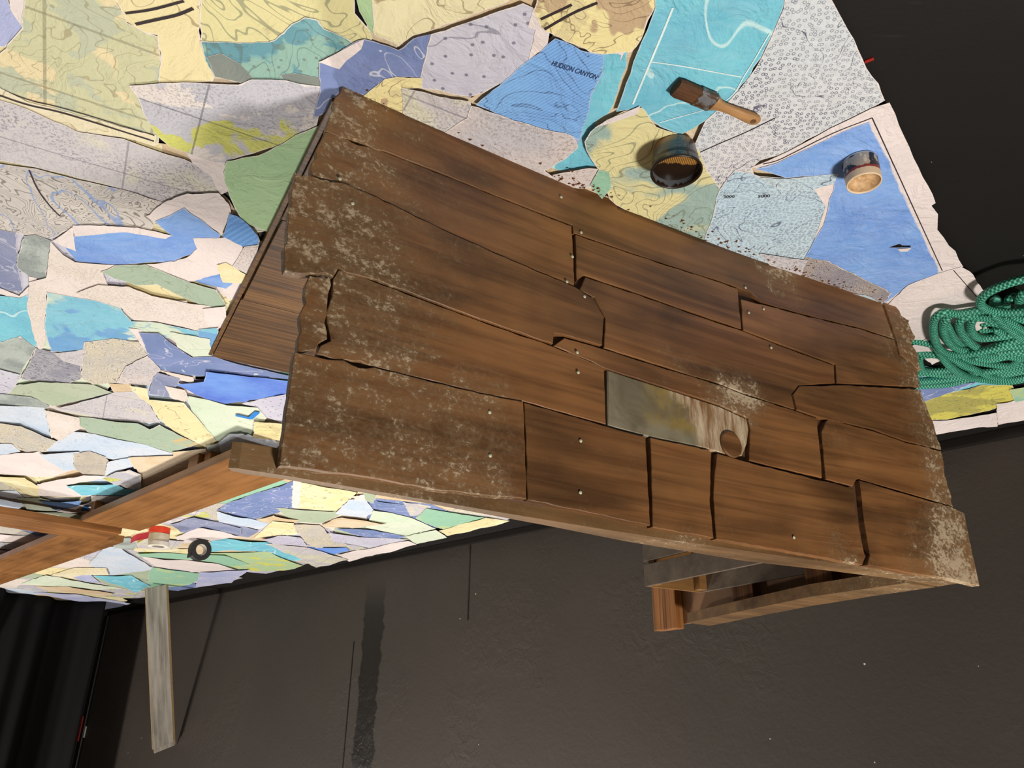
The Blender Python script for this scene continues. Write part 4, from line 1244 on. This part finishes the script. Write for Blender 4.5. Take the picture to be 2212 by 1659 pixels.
# ------------------------------------------------------------------ green rope coil
def rope_mat():
    t = NT('green_braided_rope')
    uv = t.n.new('ShaderNodeUVMap').outputs[0]
    x = t.node('ShaderNodeSeparateXYZ', i_0=uv).outputs
    a = t.math('PINGPONG', t.math('ADD', t.math('MULTIPLY', x[0], 5.0), t.math('MULTIPLY', x[1], 95.0)), 0.5)
    b = t.math('PINGPONG', t.math('SUBTRACT', t.math('MULTIPLY', x[0], 5.0), t.math('MULTIPLY', x[1], 95.0)), 0.5)
    w_ = t.math('MAXIMUM', a, b)
    h = t.smooth(t.math('MULTIPLY', t.math('ADD', a, b), 1.0), 0.25, 0.8)
    n = t.noise(t.obj(), 12, 3)
    c = t.mix(h, lin((20, 84, 66)), lin((86, 184, 150)))
    c = t.mix(t.smooth(w_, 0.42, 0.5, 0, 0.5), c, lin((118, 190, 160)))
    c = t.mix(t.smooth(n, 0.4, 0.7, 0, 0.3), c, lin((26, 96, 78)))
    return t.done(c, 0.5, t.bump(h, 0.6, 0.004), 0.4)
RR = 0.0122
def rope_tube(paths, r):
    V, F, U = [], [], []
    seg = 10
    for pts in paths:
        P = catmull(pts, 0.008)
        base = len(V)
        up = Vector((0, 0, 1)); L = 0.0
        for i, p in enumerate(P):
            d = (P[min(i + 1, len(P) - 1)] - P[max(i - 1, 0)]).normalized()
            if i: L += (P[i] - P[i - 1]).length
            s_ = d.cross(up)
            if s_.length < 1e-4: s_ = Vector((1, 0, 0))
            s_.normalize(); n_ = s_.cross(d)
            for k in range(seg + 1):
                a = 2 * math.pi * k / seg
                V.append(p + s_ * r * math.cos(a) + n_ * r * math.sin(a))
                U.append((k / seg, L))
            if i:
                for k in range(seg):
                    q = base + (i - 1) * (seg + 1) + k
                    F.append((q, q + 1, q + seg + 2, q + seg + 1))
        for e, rev in ((base, True), (base + (len(P) - 1) * (seg + 1), False)):
            f = [e + k for k in range(seg)]
            F.append(tuple(f[::-1] if rev else f))
    o = mesh_obj('rope_coil', V, F, rope_mat(), smooth=True)
    uvl = o.data.uv_layers.new(name='UVMap')
    for lp in o.data.loops: uvl.data[lp.index].uv = U[lp.vertex_index]
    return o
def rp(s_):
    out = []
    for q in s_.split():
        x, y, l = [float(v) for v in q.split(',')]
        px, py = 1900 + x * 0.23522, 560 + y * 0.23522
        z = RR * (1.0 + 1.75 * l) + 0.008
        out.append(tuple(fl(px, py, z)))
    return out
ROPES = ['1600,130,2 1327,180,2.5 1130,240,2.5 975,320,2.6 925,400,2.6 990,462,2.6 1150,490,2.7 1327,482,2.8 1550,470,2.8 1640,420,2.6',
         '1100,470,1 920,470,1.5 720,500,1.6 590,488,1.7 512,540,1.8 492,640,1.9 520,770,2 600,860,2.1 760,880,2.2 950,845,2.3 1150,805,2.3 1400,790,2.2 1600,820,2',
         '900,520,.8 800,528,1 738,570,1.2 745,660,1.3 830,765,1.5 950,832,1.6 1090,790,1.9 1250,750,2 1480,720,2',
         '1130,560,.6 1000,545,.8 880,540,1 838,600,1.2 850,670,1.3 920,725,1.3 1080,715,1.4 1230,690,1.5',
         '600,580,.5 640,640,.6 690,730,.8 780,815,.9 900,850,1 1080,860,1.2 1300,840,1.4 1550,870,1.2',
         '560,600,0 590,700,.2 660,790,.5 760,840,.6 900,870,.7',
         '930,600,0 1010,580,0 1100,600,.3 1250,620,.3',
         '920,640,0 1020,660,.2 1130,650,.4 1300,680,.6',
         '500,780,1 560,880,1.4 650,985,1.7 800,1075,1.6 1000,1112,1.4 1200,1122,1.2 1420,1080,1 1600,1000,1',
         '600,880,.8 720,940,1 870,1010,1 1050,1085,1 1250,1100,.9 1450,1040,.8 1620,940,.8',
         '1040,500,1.5 1120,580,1.7 1220,660,1.9 1327,735,2 1500,800,2',
         '1120,530,1.2 1230,600,1.5 1340,670,1.5 1520,740,1.4',
         '760,900,.4 860,935,.5 1000,960,.6 1180,975,.7 1270,930,.8 1300,870,.9 1260,825,.9 1130,830,.9 1000,870,.8',
         '250,740,0 380,760,.2 500,785,.6',
         '250,860,0 400,865,.2 560,885,.6',
         '560,870,0 420,880,0 368,910,0 375,980,0 420,1025,0 600,1020,.2 760,1000,.4',
         '260,1050,.3 420,1045,.3 650,1062,.6 880,1040,.9 1120,1015,.9 1330,950,.8 1600,880,.6',
         '270,1120,0 420,1120,0 700,1092,.4 860,1060,.7',
         '280,1170,0 440,1160,0 640,1145,.1 800,1105,.4 960,1075,.6 1200,1050,.5 1500,990,.3',
         '1327,300,1 1290,350,1.2 1285,430,1.2 1340,470,1.2 1480,480,1.2',
         '1040,420,.3 1060,360,.4 1090,420,.3',
         '1160,450,.3 1170,380,.4 1260,340,.4 1330,380,.4',
         '640,520,.9 600,560,1.1 585,640,1.2 620,740,1.4 700,815,1.6 820,850,1.7 1000,880,1.6 1250,900,1.3 1500,940,1',
         '880,900,1.4 1010,920,1.5 1180,890,1.6 1330,850,1.6 1550,850,1.5',
         '680,960,.2 820,1000,.3 1000,1030,.3 1250,1010,.4 1500,930,.5',
         '1060,640,1 1160,700,1.2 1290,780,1.3 1480,860,1.3',
         '1200,520,.8 1330,560,1 1500,620,1']
rope = rope_tube([rp(q) for q in ROPES], RR)
tag(rope, 'pile of green braided rope in loose loops beside the bow end of the hull', 'rope')

# ------------------------------------------------------------------ tape rolls and small things by the wall
def ring_obj(name, r0, r1, h, mat, parent=None, seg=40):
    b = min(0.002, h * 0.2)
    vs_, fs = lathe([(r0, 0), (r1 - b, 0), (r1, b), (r1, h - b), (r1 - b, h), (r0, h), (r0, 0)], seg)
    return mesh_obj(name, vs_, fs, mat, parent)
M_BTAPE = plain('black_cloth_tape', (34, 33, 33), 0.6)
M_CORE = plain('cardboard_core', (168, 160, 150), 0.8)
p = on_paper(437, 1157)
tape = empty('tape_roll', (p.x, p.y, p.z + 0.0745))
tag(tape, 'black cloth tape roll standing on its edge on the maps near the wall', 'tape roll')
dirn = (CAM - p); dirn.z = 0
aim = math.atan2(dirn.y, dirn.x) - 0.42
a_ = ring_obj('tape_winding', 0.040, 0.074, 0.050, M_BTAPE, tape)
c_ = ring_obj('core', 0.037, 0.040, 0.050, M_CORE, tape)
for o in (a_, c_):
    o.rotation_euler = (0, math.pi / 2, aim)
    o.location = (-0.025 * math.cos(aim), -0.025 * math.sin(aim), 0)
vt = [(0.074, -0.02, 0), (0.074, 0.02, 0), (0.078, 0.02, 0.03), (0.078, -0.02, 0.03)]
e_ = bm_obj('loose_end', box_bm(0.066, 0.070, -0.024, 0.024, 0.03, 0.062), M_BTAPE, tape); e_.rotation_euler = (0, 0, aim + math.pi / 2)

M_REDT = plain('red_tape', (214, 62, 34), 0.45); M_CRM = plain('cream_tape', (196, 184, 160), 0.6); M_WHT = plain('white_tape', (214, 206, 192), 0.6)
p = on_paper(347, 1134)
zb = p.z
for k, (mat, h, r, dx, lab) in enumerate(((M_REDT, 0.040, 0.066, 0, 'red tape roll at the bottom of the small stack behind the timbers'),
                                         (M_CRM, 0.052, 0.064, -.006, 'cream tape roll in the middle of the small stack behind the timbers'),
                                         (M_WHT, 0.030, 0.066, -.012, 'white tape roll on top of the small stack behind the timbers'))):
    rt = empty('tape_roll', (p.x + dx, p.y, zb))
    tag(rt, lab, 'tape roll', 'stack of tape rolls')
    ring_obj('tape_winding', 0.040, r, h, mat, rt)
    ring_obj('core', 0.036, 0.040, h, M_CORE, rt)
    zb += h + 0.0005
# pink strap lying in a loose loop
def ribbon(name, pts, width, mat, z0=0.004):
    P = catmull([tuple(on_paper(x, y)) for x, y in pts], 0.02)
    V, F = [], []
    for i, q in enumerate(P):
        V += [q + Vector((0, 0, z0)), q + Vector((0, 0, z0 + width)), q + Vector((0.002, 0.002, z0 + width)), q + Vector((0.002, 0.002, z0))]
        if i:
            b = 4 * i
            for k in range(4): F.append((b - 4 + k, b - 4 + (k + 1) % 4, b + (k + 1) % 4, b + k))
    n = len(P) * 4
    F += [(0, 1, 2, 3), (n - 1, n - 2, n - 3, n - 4)]
    return mesh_obj(name, V, F, mat)
o = ribbon('pink_strap', [(286, 1153), (297, 1146), (312, 1143), (326, 1140)], 0.045, plain('pink_webbing', (206, 44, 74), 0.6))
tag(o, 'bright pink strap lying beside the small stack of tape rolls', 'strap')
o = ribbon('yellow_strap', [(300, 1156), (306, 1152), (314, 1150)], 0.025, plain('yellow_webbing', (206, 196, 60), 0.6))
tag(o, 'short yellow strap lying by the pink strap', 'strap')

# painter's tape marks on the maps
M_BLUET = plain('blue_masking_tape', (32, 120, 196), 0.6)
def tape_mark(strips, w_, label):
    root = empty('tape_mark', tuple(on_paper(*strips[0][0])))
    tag(root, label, 'tape mark')
    for (a, b) in strips:
        A_, B_ = on_paper(*a), on_paper(*b)
        d = (B_ - A_); d.z = 0; d.normalize(); nrm = Vector((-d.y, d.x, 0)) * w_ / 2
        V = []
        n = 8
        for i in range(n + 1):
            c = A_.lerp(B_, i / n)
            for q in (c + nrm, c - nrm): V.append(Vector((q.x, q.y, paper_z(q.x, q.y) + 0.0075)) - Vector(root.location))
        mesh_obj('tape_strip', V, [(2 * i, 2 * i + 1, 2 * i + 3, 2 * i + 2) for i in range(n)], M_BLUET, root)
tape_mark([((512, 882), (545, 890)), ((542, 890), (559, 875))], 0.022, 'blue masking tape corner mark on the pale green map by the hull')
tape_mark([((178, 1087), (196, 1086)), ((183, 1087), (192, 1076))], 0.024, 'blue masking tape corner mark on a white scrap by the timber cross')

# small bits lying about
M_REDP = plain('red_plastic', (150, 36, 28), 0.4)
p = fl(1877, 128)
o = bm_obj('red_scrap', box_bm(-0.008, 0.008, -0.0035, 0.0035, 0, 0.004, 0.001), M_REDP); o.location = p; o.rotation_euler = (0, 0, 0.6)
tag(o, 'tiny red plastic scrap on the black floor at the edge of the maps', 'scrap')
p = wp(10.50, WALL_OFF - 0.047, 1.36)
o = bm_obj('red_sticker', box_bm(-0.03, 0.03, -0.006, 0.006, -0.17, 0.10, 0.002), M_REDP); o.location = p; o.rotation_euler = (0, 0, WROT)
tag(o, 'red strip stuck upright on the dark end of the wall by the curtain', 'sticker')
o = bm_obj('white_sticker', box_bm(-0.012, 0.012, -0.006, 0.006, -0.06, 0.06, 0.002), plain('white_strip', (210, 206, 196), 0.5)); o.location = wp(10.43, WALL_OFF - 0.010, 1.36); o.rotation_euler = (0, 0, WROT)
tag(o, 'small white strip on the wall just beside the red strip', 'sticker')
# crumbs of brown paint and wood along the foot of the hull
V, F = [], []
rc = random.Random(5)
for _ in range(170):
    t_ = rc.choice([rc.gauss(0.58, 0.05), rc.gauss(0.95, 0.12), rc.gauss(1.3, 0.1), rc.uniform(0.02, 1.65)])
    q = PA + PU * t_ + PV * (abs(rc.gauss(0, 0.018)) + 0.012 - bow(t_))
    q.z = paper_z(q.x, q.y)
    s_ = rc.uniform(0.0012, 0.0042)
    b = len(V); a = rc.uniform(0, 6)
    for k in range(3): V.append(q + Vector((s_ * 1.6 * math.cos(a + 2.1 * k), s_ * math.sin(a + 2.1 * k), 0)))
    V.append(q + Vector((0, 0, s_ * 1.2)))
    F += [(b, b + 1, b + 3), (b + 1, b + 2, b + 3), (b + 2, b, b + 3)]
o = mesh_obj('wood_crumbs', V, F, plain('brown_crumbs', (92, 56, 30), 0.9))
o['kind'] = 'stuff'; tag(o, 'brown crumbs of wood and paint scattered along the foot of the hull', 'debris')
